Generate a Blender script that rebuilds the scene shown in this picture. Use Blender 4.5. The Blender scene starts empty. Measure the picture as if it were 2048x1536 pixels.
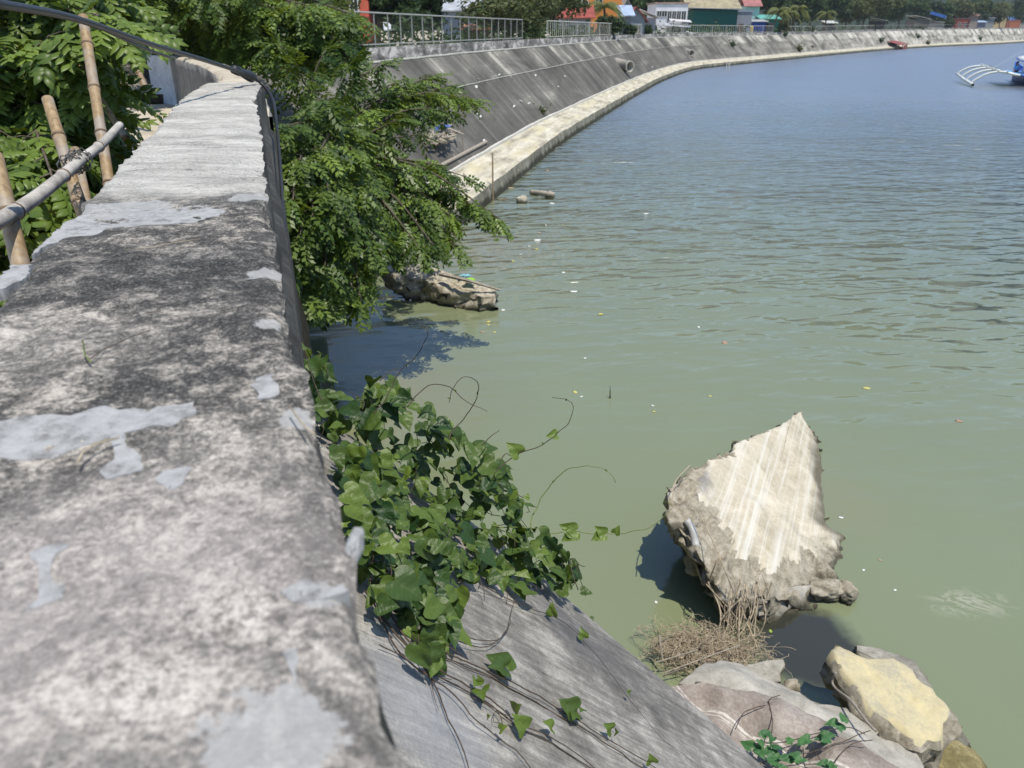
import bpy, bmesh, math, random
import numpy as np
from mathutils import Vector, Matrix, noise as mn
random.seed(7); rng = np.random.default_rng(11)
S = bpy.context.scene
R = math.radians
# ------------------------------------------------------------------ camera
H = 5.5; F = 1538.0; PITCH = R(24.78)
CP, SP = math.cos(PITCH), math.sin(PITCH)
cam = bpy.data.cameras.new('camera'); cam.sensor_width = 36; cam.lens = 36*F/2048
cam.clip_start = 0.02; cam.clip_end = 6000
cam.dof.use_dof = True; cam.dof.focus_distance = 2.5; cam.dof.aperture_fstop = cam.lens/3.4
co = bpy.data.objects.new('camera', cam); S.collection.objects.link(co)
co.location = (0, 0, H); co.rotation_euler = (R(90)-PITCH, 0, 0); S.camera = co
# ------------------------------------------------------------------ light
SUN_EL, SUN_AZ = 71.0, 142.0        # azimuth clockwise from +Y
w = bpy.data.worlds.new('World'); S.world = w; w.use_nodes = True
nt = w.node_tree; nt.nodes.clear()
sk = nt.nodes.new('ShaderNodeTexSky'); sk.sky_type = 'NISHITA'; sk.sun_disc = False
sk.sun_elevation = R(SUN_EL); sk.sun_rotation = R(SUN_AZ); sk.air_density = 1.0; sk.dust_density = 0.2; sk.ozone_density = 4.5
bg = nt.nodes.new('ShaderNodeBackground'); bg.inputs[1].default_value = 0.15
wo = nt.nodes.new('ShaderNodeOutputWorld'); nt.links.new(sk.outputs[0], bg.inputs[0]); nt.links.new(bg.outputs[0], wo.inputs[0])
sl = bpy.data.lights.new('sun', 'SUN'); sl.energy = 4.35; sl.angle = R(0.5); sl.color = (1.0, 0.935, 0.82)
so = bpy.data.objects.new('sun', sl); S.collection.objects.link(so)
sd = Vector((math.sin(R(SUN_AZ))*math.cos(R(SUN_EL)), math.cos(R(SUN_AZ))*math.cos(R(SUN_EL)), math.sin(R(SUN_EL))))
so.rotation_euler = sd.to_track_quat('Z', 'Y').to_euler(); so.location = (5, -5, 30)
S.view_settings.view_transform = 'Standard'; S.view_settings.look = 'None'; S.view_settings.gamma = 1
S.view_settings.use_curve_mapping = False; S.view_settings.exposure = 0.11
S.cycles.max_bounces = 6; S.cycles.diffuse_bounces = 3; S.cycles.transmission_bounces = 4; S.cycles.use_denoising = True
S.cycles.sample_clamp_direct = 1.6; S.cycles.caustics_reflective = False; S.cycles.caustics_refractive = False
# ------------------------------------------------------------------ projection helpers (photo pixel -> world point)
def ray(px, py):
    a = (px-1024)/F; b = (768-py)/F
    return Vector((a, CP+b*SP, b*CP-SP))
def PZ(px, py, z):
    r = ray(px, py); t = (z-H)/r.z
    return Vector((0, 0, H))+r*t
def PD(px, py, zc): return Vector((0, 0, H))+ray(px, py)*zc
def zat(py, zc): return H+zc*((768-py)/F*CP-SP)
# near slope frame: u along the wall, v out over the water
UD = Vector((-0.305, 0.952, 0)).normalized(); VD = Vector((UD.y, -UD.x, 0))
SLT = math.tan(R(44)); V0 = 0.03; DTOP = 1.15
def UV(u, v, h=0): return UD*u+VD*v+Vector((0, 0, H-DTOP-(v-V0)*SLT+h))
def PS(px, py, h=0.0):
    r = ray(px, py); n = r.dot(VD)
    t = (DTOP-h-V0*SLT)/(-r.z-SLT*n)
    return Vector((0, 0, H))+r*t
# ------------------------------------------------------------------ materials
class NT:
    def __init__(s, name, rough=0.8, spec=0.3):
        s.m = bpy.data.materials.new(name); s.m.use_nodes = True; s.t = s.m.node_tree
        s.b = s.t.nodes['Principled BSDF']; s.b.inputs['Roughness'].default_value = rough
        s.b.inputs['Specular IOR Level'].default_value = spec
    def n(s, k, **kw):
        q = s.t.nodes.new('ShaderNode'+k)
        for a, v in kw.items(): setattr(q, a, v)
        return q
    def L(s, a, b): s.t.links.new(a, b)
    def coord(s, kind='Object'): return s.n('TexCoord').outputs[kind]
    def geo(s): return s.n('NewGeometry').outputs['Position']
    def mapping(s, src, scale=(1, 1, 1), loc=(0, 0, 0), rot=(0, 0, 0)):
        if any(rot):                                   # turn first, then stretch
            q0 = s.n('Mapping'); s.L(src, q0.inputs[0]); q0.inputs['Rotation'].default_value = rot; src = q0.outputs[0]
        q = s.n('Mapping'); s.L(src, q.inputs[0]); q.inputs['Scale'].default_value = scale
        q.inputs['Location'].default_value = loc; return q.outputs[0]
    def noise(s, src, scale, detail=6, rough=0.6, dist=0.0):
        q = s.n('TexNoise'); s.L(src, q.inputs['Vector']); q.inputs['Scale'].default_value = scale
        q.inputs['Detail'].default_value = detail; q.inputs['Roughness'].default_value = rough; q.inputs['Distortion'].default_value = dist
        return q.outputs['Fac']
    def vor(s, src, scale, feature='F1', out='Distance', rnd=1.0):
        q = s.n('TexVoronoi'); q.feature = feature; s.L(src, q.inputs['Vector']); q.inputs['Scale'].default_value = scale
        q.inputs['Randomness'].default_value = rnd; return q.outputs[out]
    def ramp(s, src, *stops):
        q = s.n('ValToRGB'); s.L(src, q.inputs[0]); e = q.color_ramp.elements
        while len(e) < len(stops): e.new(0.5)
        for i, (p, c) in enumerate(stops):
            e[i].position = p; e[i].color = (*c, 1) if isinstance(c, tuple) else (c, c, c, 1)
        return q.outputs[0]
    def mix(s, f, a, b, mode='MIX'):
        q = s.n('Mix'); q.data_type = 'RGBA'; q.blend_type = mode
        for sock, v in ((q.inputs[0], f), (q.inputs[6], a), (q.inputs[7], b)):
            if isinstance(v, bpy.types.NodeSocket): s.L(v, sock)
            elif isinstance(v, tuple): sock.default_value = (*v, 1)
            elif sock == q.inputs[0]: sock.default_value = v
            else: sock.default_value = (v, v, v, 1)
        return q.outputs[2]
    def math(s, op, a, b=0.0, c=None, clamp=False):
        q = s.n('Math'); q.operation = op; q.use_clamp = clamp
        for i, v in enumerate((a, b) if c is None else (a, b, c)):
            if isinstance(v, bpy.types.NodeSocket): s.L(v, q.inputs[i])
            else: q.inputs[i].default_value = v
        return q.outputs[0]
    def col(s, v):
        if isinstance(v, tuple): s.b.inputs['Base Color'].default_value = (*v, 1)
        else: s.L(v, s.b.inputs['Base Color'])
    def bump(s, src, strength=0.3, dist=0.01, prev=None):
        q = s.n('Bump'); s.L(src, q.inputs['Height']); q.inputs['Strength'].default_value = strength
        q.inputs['Distance'].default_value = dist
        if prev: s.L(prev, q.inputs['Normal'])
        s.L(q.outputs[0], s.b.inputs['Normal']); return q.outputs[0]
    def attr(s, name, out='Fac'):
        q = s.n('Attribute'); q.attribute_name = name; return q.outputs[out]
    def spot(s, pos, c, r0, r1, dn=None, amp=0.0, sc=(1, 1, 1)):
        """1 inside radius r0 of point c falling to 0 at r1 (a patch with a place of its own)"""
        q = s.n('VectorMath'); q.operation = 'SUBTRACT'; s.L(pos, q.inputs[0]); q.inputs[1].default_value = c
        m = s.n('VectorMath'); m.operation = 'MULTIPLY'; s.L(q.outputs[0], m.inputs[0]); m.inputs[1].default_value = sc
        l = s.n('VectorMath'); l.operation = 'LENGTH'; s.L(m.outputs[0], l.inputs[0])
        d = l.outputs['Value']
        if dn: d = s.math('ADD', d, s.math('MULTIPLY', s.math('SUBTRACT', dn, 0.5), amp))
        mr = s.n('MapRange'); mr.interpolation_type = 'SMOOTHSTEP'; s.L(d, mr.inputs[0])
        mr.inputs[1].default_value = r0; mr.inputs[2].default_value = r1; mr.inputs[3].default_value = 1; mr.inputs[4].default_value = 0
        return mr.outputs[0]

def simple(name, c, rough=0.7, var=0.25, scale=6.0, spec=0.3, bump=0.1, metal=0.0):
    n = NT(name, rough, spec); o = n.geo()
    f = n.noise(o, scale, 5, 0.65)
    d = tuple(x*(1-var) for x in c); e = tuple(min(1, x*(1+var)) for x in c)
    n.col(n.ramp(f, (0.3, d), (0.7, e))); n.b.inputs['Metallic'].default_value = metal
    if bump: n.bump(n.noise(o, scale*8, 3), bump, 0.01)
    return n.m

def wall_top_mat():
    n = NT('weathered_cement', 0.9, 0.15); p = n.geo()
    pr = n.mapping(p, rot=(0, 0, R(-4)))
    big = n.noise(pr, 3.0, 4, 0.6)
    med = n.noise(pr, 13.0, 7, 0.78, 0.4)
    fin1 = n.noise(pr, 62.0, 6, 0.8, 0.2); fin2 = n.noise(pr, 190.0, 5, 0.85)
    fine = n.math('ADD', n.math('MULTIPLY', fin1, 0.45), n.math('MULTIPLY', fin2, 0.55))
    brush = n.noise(n.mapping(pr, scale=(9, 60, 30)), 1.0, 5, 0.7, 0.3)
    mott = n.math('ADD', n.math('MULTIPLY', med, 0.42), n.math('ADD', n.math('MULTIPLY', fine, 0.52), n.math('MULTIPLY', brush, 0.06)))
    mott = n.math('MULTIPLY_ADD', n.math('SUBTRACT', mott, 0.5), 1.45, 0.478)
    base = n.ramp(mott, (0.44, (0.055, 0.053, 0.05)), (0.49, (0.15, 0.143, 0.132)), (0.53, (0.36, 0.325, 0.28)), (0.59, (0.59, 0.54, 0.465)))
    pale = n.ramp(mott, (0.43, (0.20, 0.19, 0.175)), (0.49, (0.45, 0.41, 0.36)), (0.56, (0.65, 0.60, 0.53)))
    dark = n.ramp(mott, (0.44, (0.028, 0.029, 0.029)), (0.51, (0.07, 0.069, 0.065)), (0.58, (0.24, 0.23, 0.215)))
    dn = n.noise(pr, 9.0, 5, 0.7)
    def loc(px, py): q = PZ(px, py, H-0.335); return (q.x, q.y, q.z)
    c = base
    wn = n.noise(n.mapping(pr, scale=(2.2, 7, 5)), 1.0, 6, 0.7)
    sm = n.ramp(wn, (0.35, (0.34, 0.33, 0.30)), (0.5, (0.52, 0.505, 0.46)), (0.65, (0.64, 0.62, 0.575)))
    sm = n.mix(n.ramp(n.math('ADD', brush, n.math('MULTIPLY', fine, .3)), (0.5, 0.7), (0.62, 0.0)), sm, (0.24, 0.23, 0.215))
    # the older, trowelled and bleached stretch further along
    yy = n.n('SeparateXYZ'); n.L(p, yy.inputs[0])
    far = n.n('MapRange'); far.interpolation_type = 'SMOOTHSTEP'
    n.L(n.math('ADD', yy.outputs[1], n.math('MULTIPLY', n.math('SUBTRACT', dn, 0.5), 0.25)), far.inputs[0])
    far.inputs[1].default_value = 1.55; far.inputs[2].default_value = 1.9
    c = n.mix(far.outputs[0], c, sm)
    s1 = n.spot(p, loc(330, 545), 0.10, 0.34, dn, 0.35, (0.75, 1.5, 1)); c = n.mix(n.math('MULTIPLY', s1, 0.68), c, dark)
    s1b = n.spot(p, loc(380, 690), 0.05, 0.26, dn, 0.3, (0.8, 1.2, 1)); c = n.mix(n.math('MULTIPLY', s1b, 0.32), c, dark)
    s2 = n.spot(p, loc(430, 520), 0.05, 0.2, dn, 0.25, (0.9, 1.6, 1)); c = n.mix(n.math('MULTIPLY', s2, 0.42), c, dark)
    s3 = n.spot(p, loc(500, 400), 0.03, 0.13, dn, 0.2, (0.8, 1, 1)); c = n.mix(n.math('MULTIPLY', s3, 0.7), c, dark)
    s4 = n.spot(p, loc(440, 1060), 0.02, 0.12, dn, 0.14, (1.5, 0.8, 1)); c = n.mix(n.math('MULTIPLY', s4, 0.7), c, dark)
    s4b = n.spot(p, loc(690, 1480), 0.01, 0.05, dn, 0.1); c = n.mix(n.math('MULTIPLY', s4b, 0.75), c, dark)
    s4c = n.spot(p, loc(330, 1290), 0.0, 0.06, dn, 0.1, (1, .6, 1)); c = n.mix(n.math('MULTIPLY', s4c, 0.7), c, dark)
    s5 = n.spot(p, loc(60, 690), 0.03, 0.2, dn, 0.2); c = n.mix(n.math('MULTIPLY', s5, 0.6), c, pale)
    s6 = n.spot(p, loc(120, 1250), 0.08, 0.26, dn, 0.12); c = n.mix(n.math('MULTIPLY', s6, 0.7), c, n.mix(0.5, pale, (0.62, 0.55, 0.52)))
    s7 = n.spot(p, loc(430, 1480), 0.04, 0.2, dn, 0.12); c = n.mix(n.math('MULTIPLY', s7, 0.55), c, pale)
    s8 = n.spot(p, loc(430, 900), 0.02, 0.12, dn, 0.1); c = n.mix(n.math('MULTIPLY', s8, 0.6), c, pale)
    g1 = n.ramp(n.noise(pr, 120.0, 3, 0.6), (0.50, 0.0), (0.60, 1.0)); g2 = n.ramp(n.noise(pr, 340.0, 2, 0.6), (0.50, 0.0), (0.60, 1.0)); g3 = n.ramp(n.noise(n.mapping(pr, loc=(3, 1, 2)), 260.0, 3, 0.6), (0.55, 0.0), (0.63, 1.0))
    gate = n.ramp(n.noise(n.mapping(pr, loc=(5, 5, 5)), 7.0, 4, 0.7), (0.36, 0.15), (0.6, 1.0))
    c = n.mix(n.math('MULTIPLY', n.math('MULTIPLY', g1, gate), 0.62), c, n.mix(0.75, c, (0.03, 0.03, 0.026))); c = n.mix(n.math('MULTIPLY', n.math('MULTIPLY', g2, gate), 0.6), c, n.mix(0.7, c, (0.03, 0.03, 0.028)))
    c = n.mix(n.math('MULTIPLY', g3, 0.35), c, n.mix(0.6, c, (0.62, 0.60, 0.54)))
    for (sx, sy, r_, am) in ((600, 830, .018, .04), (535, 545, .03, .07), (540, 650, .015, .05), (640, 1190, .012, .02), (540, 1480, .03, .06), (500, 395, .04, .08), (250, 420, .10, .12)):
        sq = n.spot(p, loc(sx, sy), r_, r_+.004, n.noise(pr, 26, 5, .75), am*1.6); c = n.mix(n.math('MULTIPLY', sq, .75), c, n.mix(fin1, (.26, .26, .25), (.56, .56, .545)))
    cr = n.vor(n.mapping(n.mix(0.12, pr, n.noise(pr, 6, 4)), scale=(1, 1, 1)), 3.2, 'DISTANCE_TO_EDGE')
    crk = n.math('MULTIPLY', n.ramp(cr, (0.0, 1.0), (0.0035, 0.0)), n.ramp(big, (0.48, 0.0), (0.56, 1.0)))
    c = n.mix(n.math('MULTIPLY', crk, 0.45), c, (0.05, 0.048, 0.045)); n.col(c)
    b1 = n.bump(n.math('ADD', n.math('MULTIPLY', brush, 0.25), fine), 0.35, 0.004)
    b2 = n.bump(med, 0.45, 0.012, b1); n.bump(n.math('SUBTRACT', 1.0, crk), 0.2, 0.003, b2)
    return n.m
def concrete(name, lo, mid, hi, scale=4.0, streak=None, bump=0.4, bd=0.02, rot=0.0, yel=None, spots=(), sw=.45, lines=(), wet=False):
    n = NT(name, 0.9, 0.15); p = n.geo(); pr = n.mapping(p, rot=(0, 0, rot))
    a = n.noise(pr, scale, 8, 0.72, 0.3); f = n.noise(pr, scale*14, 5, 0.75)
    m = n.math('ADD', n.math('MULTIPLY', a, 0.65), n.math('MULTIPLY', f, 0.35))
    if streak:
        st = n.noise(n.mapping(pr, scale=streak), 1.0, 6, 0.7)
        m = n.math('ADD', n.math('MULTIPLY', m, 1-sw), n.math('MULTIPLY', st, sw))
    c = n.ramp(m, (0.36, lo), (0.5, mid), (0.63, hi))
    if yel:
        q = n.ramp(n.noise(pr, yel[1], 4, 0.6), (yel[2], 0.0), (yel[2]+0.12, 1.0)); c = n.mix(q, c, n.mix(m, tuple(x*.6 for x in yel[0]), yel[0]))
    for (lr, ls, l0, l1, lc) in lines:
        c = n.mix(n.math('MULTIPLY', n.ramp(n.noise(n.mapping(p, scale=ls, rot=(0, 0, lr)), 1.0, 3, 0.6), (l0, 0.0), (l1, 1.0)), .65), c, lc)
    for (pt, r0, r1, cc, am, sc) in spots:
        sp = n.spot(p, tuple(pt), r0, r1, a, r1*1.2, sc); c = n.mix(n.math('MULTIPLY', sp, am), c, n.mix(m, tuple(x*.45 for x in cc), tuple(min(1, x*1.5) for x in cc)))
    if name in ('pale_slab', 'broken_concrete', 'yellow_stone', 'brown_cement', 'grey_cement'):      # tide stain just above the water
        xs = n.n('SeparateXYZ'); n.L(p, xs.inputs[0]); mr = n.n('MapRange'); n.L(n.math('ADD', xs.outputs[2], n.math('MULTIPLY', n.math('SUBTRACT', a, .5), .12)), mr.inputs[0])
        mr.inputs[1].default_value = .03; mr.inputs[2].default_value = .13; mr.inputs[3].default_value = .8; mr.inputs[4].default_value = 0; c = n.mix(mr.outputs[0], c, (.055, .052, .032))
    n.col(c); b1 = n.bump(a, bump, bd); n.bump(f, bump, bd*0.25, b1)
    return n.m
def bark(name, c, sc=(8, 8, 2)):
    n = NT(name, 0.85, 0.2); o = n.mapping(n.geo(), scale=sc); f = n.noise(o, 3, 6, 0.7)
    n.col(n.ramp(f, (0.35, tuple(x*.45 for x in c)), (0.65, c))); n.bump(f, 0.5, 0.01); return n.m
def leafmat(name, dark, light, trans=0.35, rough=0.45, veins=False, spec=0.35):
    n = NT(name, rough, spec)
    c = n.ramp(n.attr('tint'), (0.0, dark), (1.0, light))
    if veins:
        uv = n.n('UVMap').outputs[0]
        x = n.n('SeparateXYZ'); n.L(uv, x.inputs[0])
        ax = n.math('ABSOLUTE', x.outputs[0])
        w_ = n.math('SINE', n.math('MULTIPLY', n.math('SUBTRACT', x.outputs[1], n.math('MULTIPLY', ax, 0.55)), 38.0))
        vein = n.math('MAXIMUM', n.ramp(w_, (0.93, 0.0), (1.0, 1.0)), n.ramp(ax, (0.0, 1.0), (0.035, 0.0)))
        c = n.mix(n.math('MULTIPLY', vein, 0.13), c, n.mix(0.5, c, (0.42, 0.5, 0.16)))
        pf = n.noise(n.geo(), 120, 3, 0.6); c = n.mix(0.25, c, n.mix(pf, (0, 0, 0), c), 'MIX')
        n.bump(n.math('ADD', n.math('MULTIPLY', w_, -0.12), n.noise(n.geo(), 160, 4)), 0.35, 0.003)
    n.col(c)
    tr = n.n('BsdfTranslucent'); n.L(n.mix(0.6, c, (0.35, 0.5, 0.05), 'MIX') if False else c, tr.inputs[0])
    hs = n.n('HueSaturation'); hs.inputs['Hue'].default_value = 0.47; hs.inputs['Saturation'].default_value = 1.15; hs.inputs['Value'].default_value = 1.8
    n.L(c, hs.inputs['Color']); n.L(hs.outputs[0], tr.inputs[0])
    mx = n.n('MixShader'); mx.inputs[0].default_value = trans
    out = [q for q in n.t.nodes if q.type == 'OUTPUT_MATERIAL'][0]
    n.L(n.b.outputs[0], mx.inputs[1]); n.L(tr.outputs[0], mx.inputs[2]); n.L(mx.outputs[0], out.inputs[0])
    return n.m

M = {}
M['walltop'] = wall_top_mat()
M['plaster'] = concrete('skim_plaster', (0.12, 0.12, 0.115), (0.355, 0.355, 0.35), (0.44, 0.44, 0.435), 45, bump=0.25, bd=0.004)
M['darkside'] = concrete('shaded_wall_side', (0.03, 0.03, 0.029), (0.075, 0.073, 0.07), (0.17, 0.165, 0.155), 5, streak=(6, 6, .6))  # darker streaked copy of wallside: the river face's shade put into its colour
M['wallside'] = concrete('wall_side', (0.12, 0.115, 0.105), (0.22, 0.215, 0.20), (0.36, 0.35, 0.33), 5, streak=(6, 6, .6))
M['pier'] = concrete('white_render', (0.34, 0.37, 0.42), (0.52, 0.56, 0.62), (0.68, 0.71, 0.74), 3)
M['nearslope'] = concrete('near_slope', (0.085, 0.08, 0.074), (0.255, 0.24, 0.215), (0.54, 0.515, 0.465), 9, streak=(3.5, 48, .8), rot=R(-17.8), bump=0.6, bd=0.01, sw=.36,
    spots=[(PS(1230, 1330), .05, .55, (.10, .098, .098), .6, (1, 1.5, .8)), (PS(860, 1420), .03, .3, (.40, .41, .44), .55, (1, 1, 1)), (PS(1130, 1250), .03, .3, (.12, .12, .125), .6, (1, 1.4, 1))])
M['slab'] = concrete('pale_slab', (0.36, 0.32, 0.235), (0.52, 0.465, 0.355), (0.64, 0.59, 0.475), 2.5, bump=.1, bd=.008, yel=((0.50, 0.45, 0.30), 1.6, 0.60), lines=((R(24), (8, .12, .05), .50, .60, (.66, .64, .57)), (R(24), (30, .3, .1), .54, .64, (.64, .62, .55))),
    spots=[(PZ(1400, 945, 1.0), .12, .42, (.20, .19, .18), .9, (1, 1, 1)), (PZ(1650, 1110, .1), .1, .4, (.40, .37, .27), .6, (1, 1, 1))])
M['wetdark'] = concrete('dark_wet', (0.045, 0.047, 0.042), (0.075, 0.076, 0.066), (0.11, 0.108, 0.09), 4, bump=.1, bd=.004)
M['wetdark'].node_tree.nodes['Principled BSDF'].inputs['Roughness'].default_value = .12; M['wetdark'].node_tree.nodes['Principled BSDF'].inputs['Specular IOR Level'].default_value = .5
M['rough'] = concrete('broken_concrete', (0.20, 0.17, 0.125), (0.52, 0.465, 0.355), (0.78, 0.72, 0.60), 9, bump=1.0, bd=0.05)
M['yellow'] = concrete('yellow_stone', (0.34, 0.32, 0.26), (0.52, 0.46, 0.29), (0.62, 0.53, 0.30), 2.6, bump=0.5, bd=0.02)
M['pink'] = concrete('brown_cement', (0.16, 0.135, 0.115), (0.27, 0.23, 0.20), (0.42, 0.38, 0.34), 3, bump=0.4, bd=0.015)
def add_line(m, A, B, bands):
    t = m.node_tree; b = t.nodes['Principled BSDF']; src = b.inputs['Base Color'].links[0].from_socket; n = NT.__new__(NT); n.m = m; n.t = t; n.b = b
    d = (B-A); d.z = 0; d.normalize(); nv = Vector((-d.y, d.x, 0)); p = n.geo()
    q = n.n('VectorMath'); q.operation = 'SUBTRACT'; n.L(p, q.inputs[0]); q.inputs[1].default_value = A
    w_ = n.n('VectorMath'); w_.operation = 'DOT_PRODUCT'; n.L(q.outputs[0], w_.inputs[0]); w_.inputs[1].default_value = nv
    s_ = n.math('ADD', w_.outputs['Value'], n.math('MULTIPLY', n.math('SUBTRACT', n.noise(p, 1.5, 4, .6), .5), .10)); br = n.noise(p, 14, 5, .7); c = src
    for o_, hw in bands:
        e = n.math('ABSOLUTE', n.math('SUBTRACT', s_, o_)); f = n.math('MULTIPLY', n.math('LESS_THAN', e, hw), n.ramp(br, (.40, .15), (.52, .9))); c = n.mix(f, c, (.60, .57, .52))
    n.col(c)
add_line(M['pink'], PZ(1362, 1372, .93), PZ(1800, 1580, .86), ((0, .009), (-.03, .005), (-.05, .003)))
M['grey'] = concrete('grey_cement', (0.24, 0.225, 0.19), (0.38, 0.36, 0.31), (0.52, 0.49, 0.43), 5, bump=0.4, bd=0.01)
M['wet'] = concrete('wet_algae', (0.10, 0.09, 0.045), (0.20, 0.17, 0.08), (0.36, 0.31, 0.17), 6, bump=0.4, bd=0.01)
M['white'] = simple('white_paint', (0.72, 0.72, 0.70), 0.6, 0.1)
M['sand'] = concrete('sandy_concrete', (0.34, 0.29, 0.22), (0.50, 0.44, 0.34), (0.62, 0.56, 0.46), 2, bump=0.2)
M['soil'] = concrete('dark_soil', (0.025, 0.02, 0.014), (0.06, 0.048, 0.034), (0.13, 0.11, 0.08), 3, bump=1.0, bd=0.08)
M['hill'] = concrete('forest_hill', (0.02, 0.035, 0.016), (0.035, 0.06, 0.025), (0.06, 0.085, 0.035), 0.05, bump=1, bd=8)
M['rail'] = simple('galvanised_rail', (0.36, 0.36, 0.34), 0.5, 0.25, 20)
M['wire'] = simple('thin_wire', (0.10, 0.10, 0.095), 0.6, 0.2)
M['black'] = simple('black_rubber', (0.018, 0.018, 0.018), 0.45, 0.3, 20, 0.5)
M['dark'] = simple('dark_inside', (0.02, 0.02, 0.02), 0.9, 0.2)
M['wood'] = bark('dead_wood', (0.50, 0.44, 0.36))
M['stem'] = simple('vine_stem', (0.075, 0.055, 0.04), 0.6, 0.4, 40)
M['greenstem'] = simple('green_stem', (0.16, 0.20, 0.05), 0.5, 0.3, 40)
M['root'] = simple('dry_root', (0.42, 0.35, 0.25), 0.9, 0.45, 30)
M['bark'] = bark('tree_bark', (0.16, 0.13, 0.10))
M['leaf'] = leafmat('pinnate_leaf', (0.022, 0.055, 0.010), (0.20, 0.285, 0.05), 0.22, 0.42, spec=0.35)
M['vine'] = leafmat('vine_leaf', (0.022, 0.062, 0.018), (0.17, 0.25, 0.04), 0.18, 0.42, True)
M['far1'] = leafmat('far_leaf', (0.018, 0.042, 0.012), (0.06, 0.105, 0.025), 0.2, 0.6)
M['far2'] = leafmat('far_leaf_olive', (0.035, 0.055, 0.016), (0.13, 0.15, 0.045), 0.2, 0.6)
M['palm'] = leafmat('palm_leaf', (0.06, 0.09, 0.02), (0.20, 0.22, 0.07), 0.25, 0.5)
def bamboo():
    n = NT('bamboo', 0.55, 0.4); o = n.coord('Object')
    f = n.noise(n.mapping(n.geo(), scale=(30, 30, 3)), 2, 5, 0.6); g = n.noise(n.geo(), 7, 4, 0.6)
    c = n.ramp(f, (0.3, (0.20, 0.13, 0.065)), (0.7, (0.42, 0.30, 0.16)))
    n.col(n.mix(n.ramp(g, (0.48, 0.0), (0.6, 0.8)), c, (0.34, 0.30, 0.25))); n.bump(f, 0.2, 0.003); return n.m
M['bamboo'] = bamboo()
M['greybamboo'] = concrete('grey_bamboo', (0.20, 0.18, 0.16), (0.42, 0.40, 0.36), (0.60, 0.57, 0.52), 9, bump=0.2, bd=0.004)
def P(name, c, **k): M[name] = simple(name, c, **k); return M[name]

# river embankment: uv = (metres along, metres up the profile)
def bank_mat(name, kind):
    n = NT(name, 0.9, 0.15); uv = n.n('UVMap').outputs[0]
    x = n.n('SeparateXYZ'); n.L(uv, x.inputs[0]); U, V = x.outputs[0], x.outputs[1]
    st = n.noise(n.mapping(uv, scale=(1.1, 0.14, 1)), 1.0, 7, 0.72)
    st2 = n.noise(n.mapping(uv, scale=(0.35, 0.10, 1), loc=(7, 0, 0)), 1.0, 3, 0.5)
    f = n.noise(uv, 5.0, 6, 0.7)
    bl = n.noise(n.mapping(uv, scale=(.16, .45, 1), loc=(2, 9, 0)), 1.0, 5, 0.65, .6)
    if kind == 'slope':
        m = n.math('ADD', n.math('MULTIPLY', st, 0.45), n.math('ADD', n.math('MULTIPLY', st2, 0.27), n.math('ADD', n.math('MULTIPLY', f, 0.15), n.math('MULTIPLY', n.math('SUBTRACT', bl, .5), .55))))
        m = n.math('ADD', m, .04)
        tier = n.math('GREATER_THAN', V, 3.13); lo_ = n.noise(n.mapping(uv, scale=(.22, .02, 1), loc=(4, 1, 0)), 1.0, 3, .6)
        m = n.math('ADD', m, n.math('MULTIPLY', tier, n.math('MULTIPLY', n.math('SUBTRACT', lo_, .44), .8)))
        c = n.ramp(m, (0.36, (0.078, 0.074, 0.066)), (0.50, (0.135, 0.129, 0.114)), (0.585, (0.205, 0.195, 0.17)), (0.67, (0.42, 0.40, 0.34)))
        # older, paler casting further upstream
        mr = n.n('MapRange'); n.L(U, mr.inputs[0]); mr.inputs[1].default_value = 85; mr.inputs[2].default_value = 270
        c2 = n.ramp(m, (0.38, (0.14, 0.132, 0.115)), (0.47, (0.32, 0.305, 0.26)), (0.56, (0.56, 0.53, 0.46)), (0.68, (0.70, 0.67, 0.60)))
        c = n.mix(n.math('MULTIPLY', mr.outputs[0], 0.9), c, c2)
        fr = n.math('FRACT', n.math('MULTIPLY', U, 1/6.0)); j = n.math('LESS_THAN', fr, 0.010)
        c = n.mix(n.math('MULTIPLY', j, 0.5), c, (0.5, 0.47, 0.40))
    elif kind == 'ledge':
        a = n.noise(n.mapping(uv, scale=(0.5, 2.2, 1)), 1.0, 6, 0.7)
        c = n.ramp(a, (0.33, (0.22, 0.20, 0.155)), (0.47, (0.45, 0.415, 0.32)), (0.63, (0.64, 0.60, 0.49)))
        y = n.ramp(n.noise(n.mapping(uv, scale=(0.35, 1.5, 1), loc=(3, 5, 0)), 1.0, 4, 0.6), (0.50, 0.0), (0.66, 0.55)); c = n.mix(y, c, (0.60, 0.53, 0.32))
    elif kind == 'face':
        c = n.ramp(n.math('ADD', n.math('MULTIPLY', st, 0.5), n.math('MULTIPLY', f, 0.5)), (0.38, (0.10, 0.095, 0.075)), (0.5, (0.22, 0.21, 0.165)), (0.62, (0.40, 0.385, 0.32)))
        wet = n.ramp(n.math('ADD', V, n.math('MULTIPLY', n.math('SUBTRACT', f, .5), .5)), (0.0, 0.0), (1.0, 1.0)); wl_ = n.n('MapRange'); n.L(wet, wl_.inputs[0]); wl_.inputs[1].default_value = 0.0; wl_.inputs[2].default_value = 1.0
        mrw = n.n('MapRange'); n.L(n.math('ADD', V, n.math('MULTIPLY', n.math('SUBTRACT', st, .5), .6)), mrw.inputs[0]); mrw.inputs[1].default_value = 1.36; mrw.inputs[2].default_value = 1.5; mrw.inputs[3].default_value = .85; mrw.inputs[4].default_value = 0; c = n.mix(mrw.outputs[0], c, (.035, .034, .022))
    else:
        k = n.noise(n.mapping(uv, scale=(0.8, 2.0, 1)), 1.0, 8, 0.75, 0.5)
        c = n.ramp(k, (0.38, (0.05, 0.05, 0.048)), (0.5, (0.15, 0.148, 0.142)), (0.60, (0.38, 0.375, 0.36)))
    n.col(c); n.bump(f, 0.3, 0.03); return n.m
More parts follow.
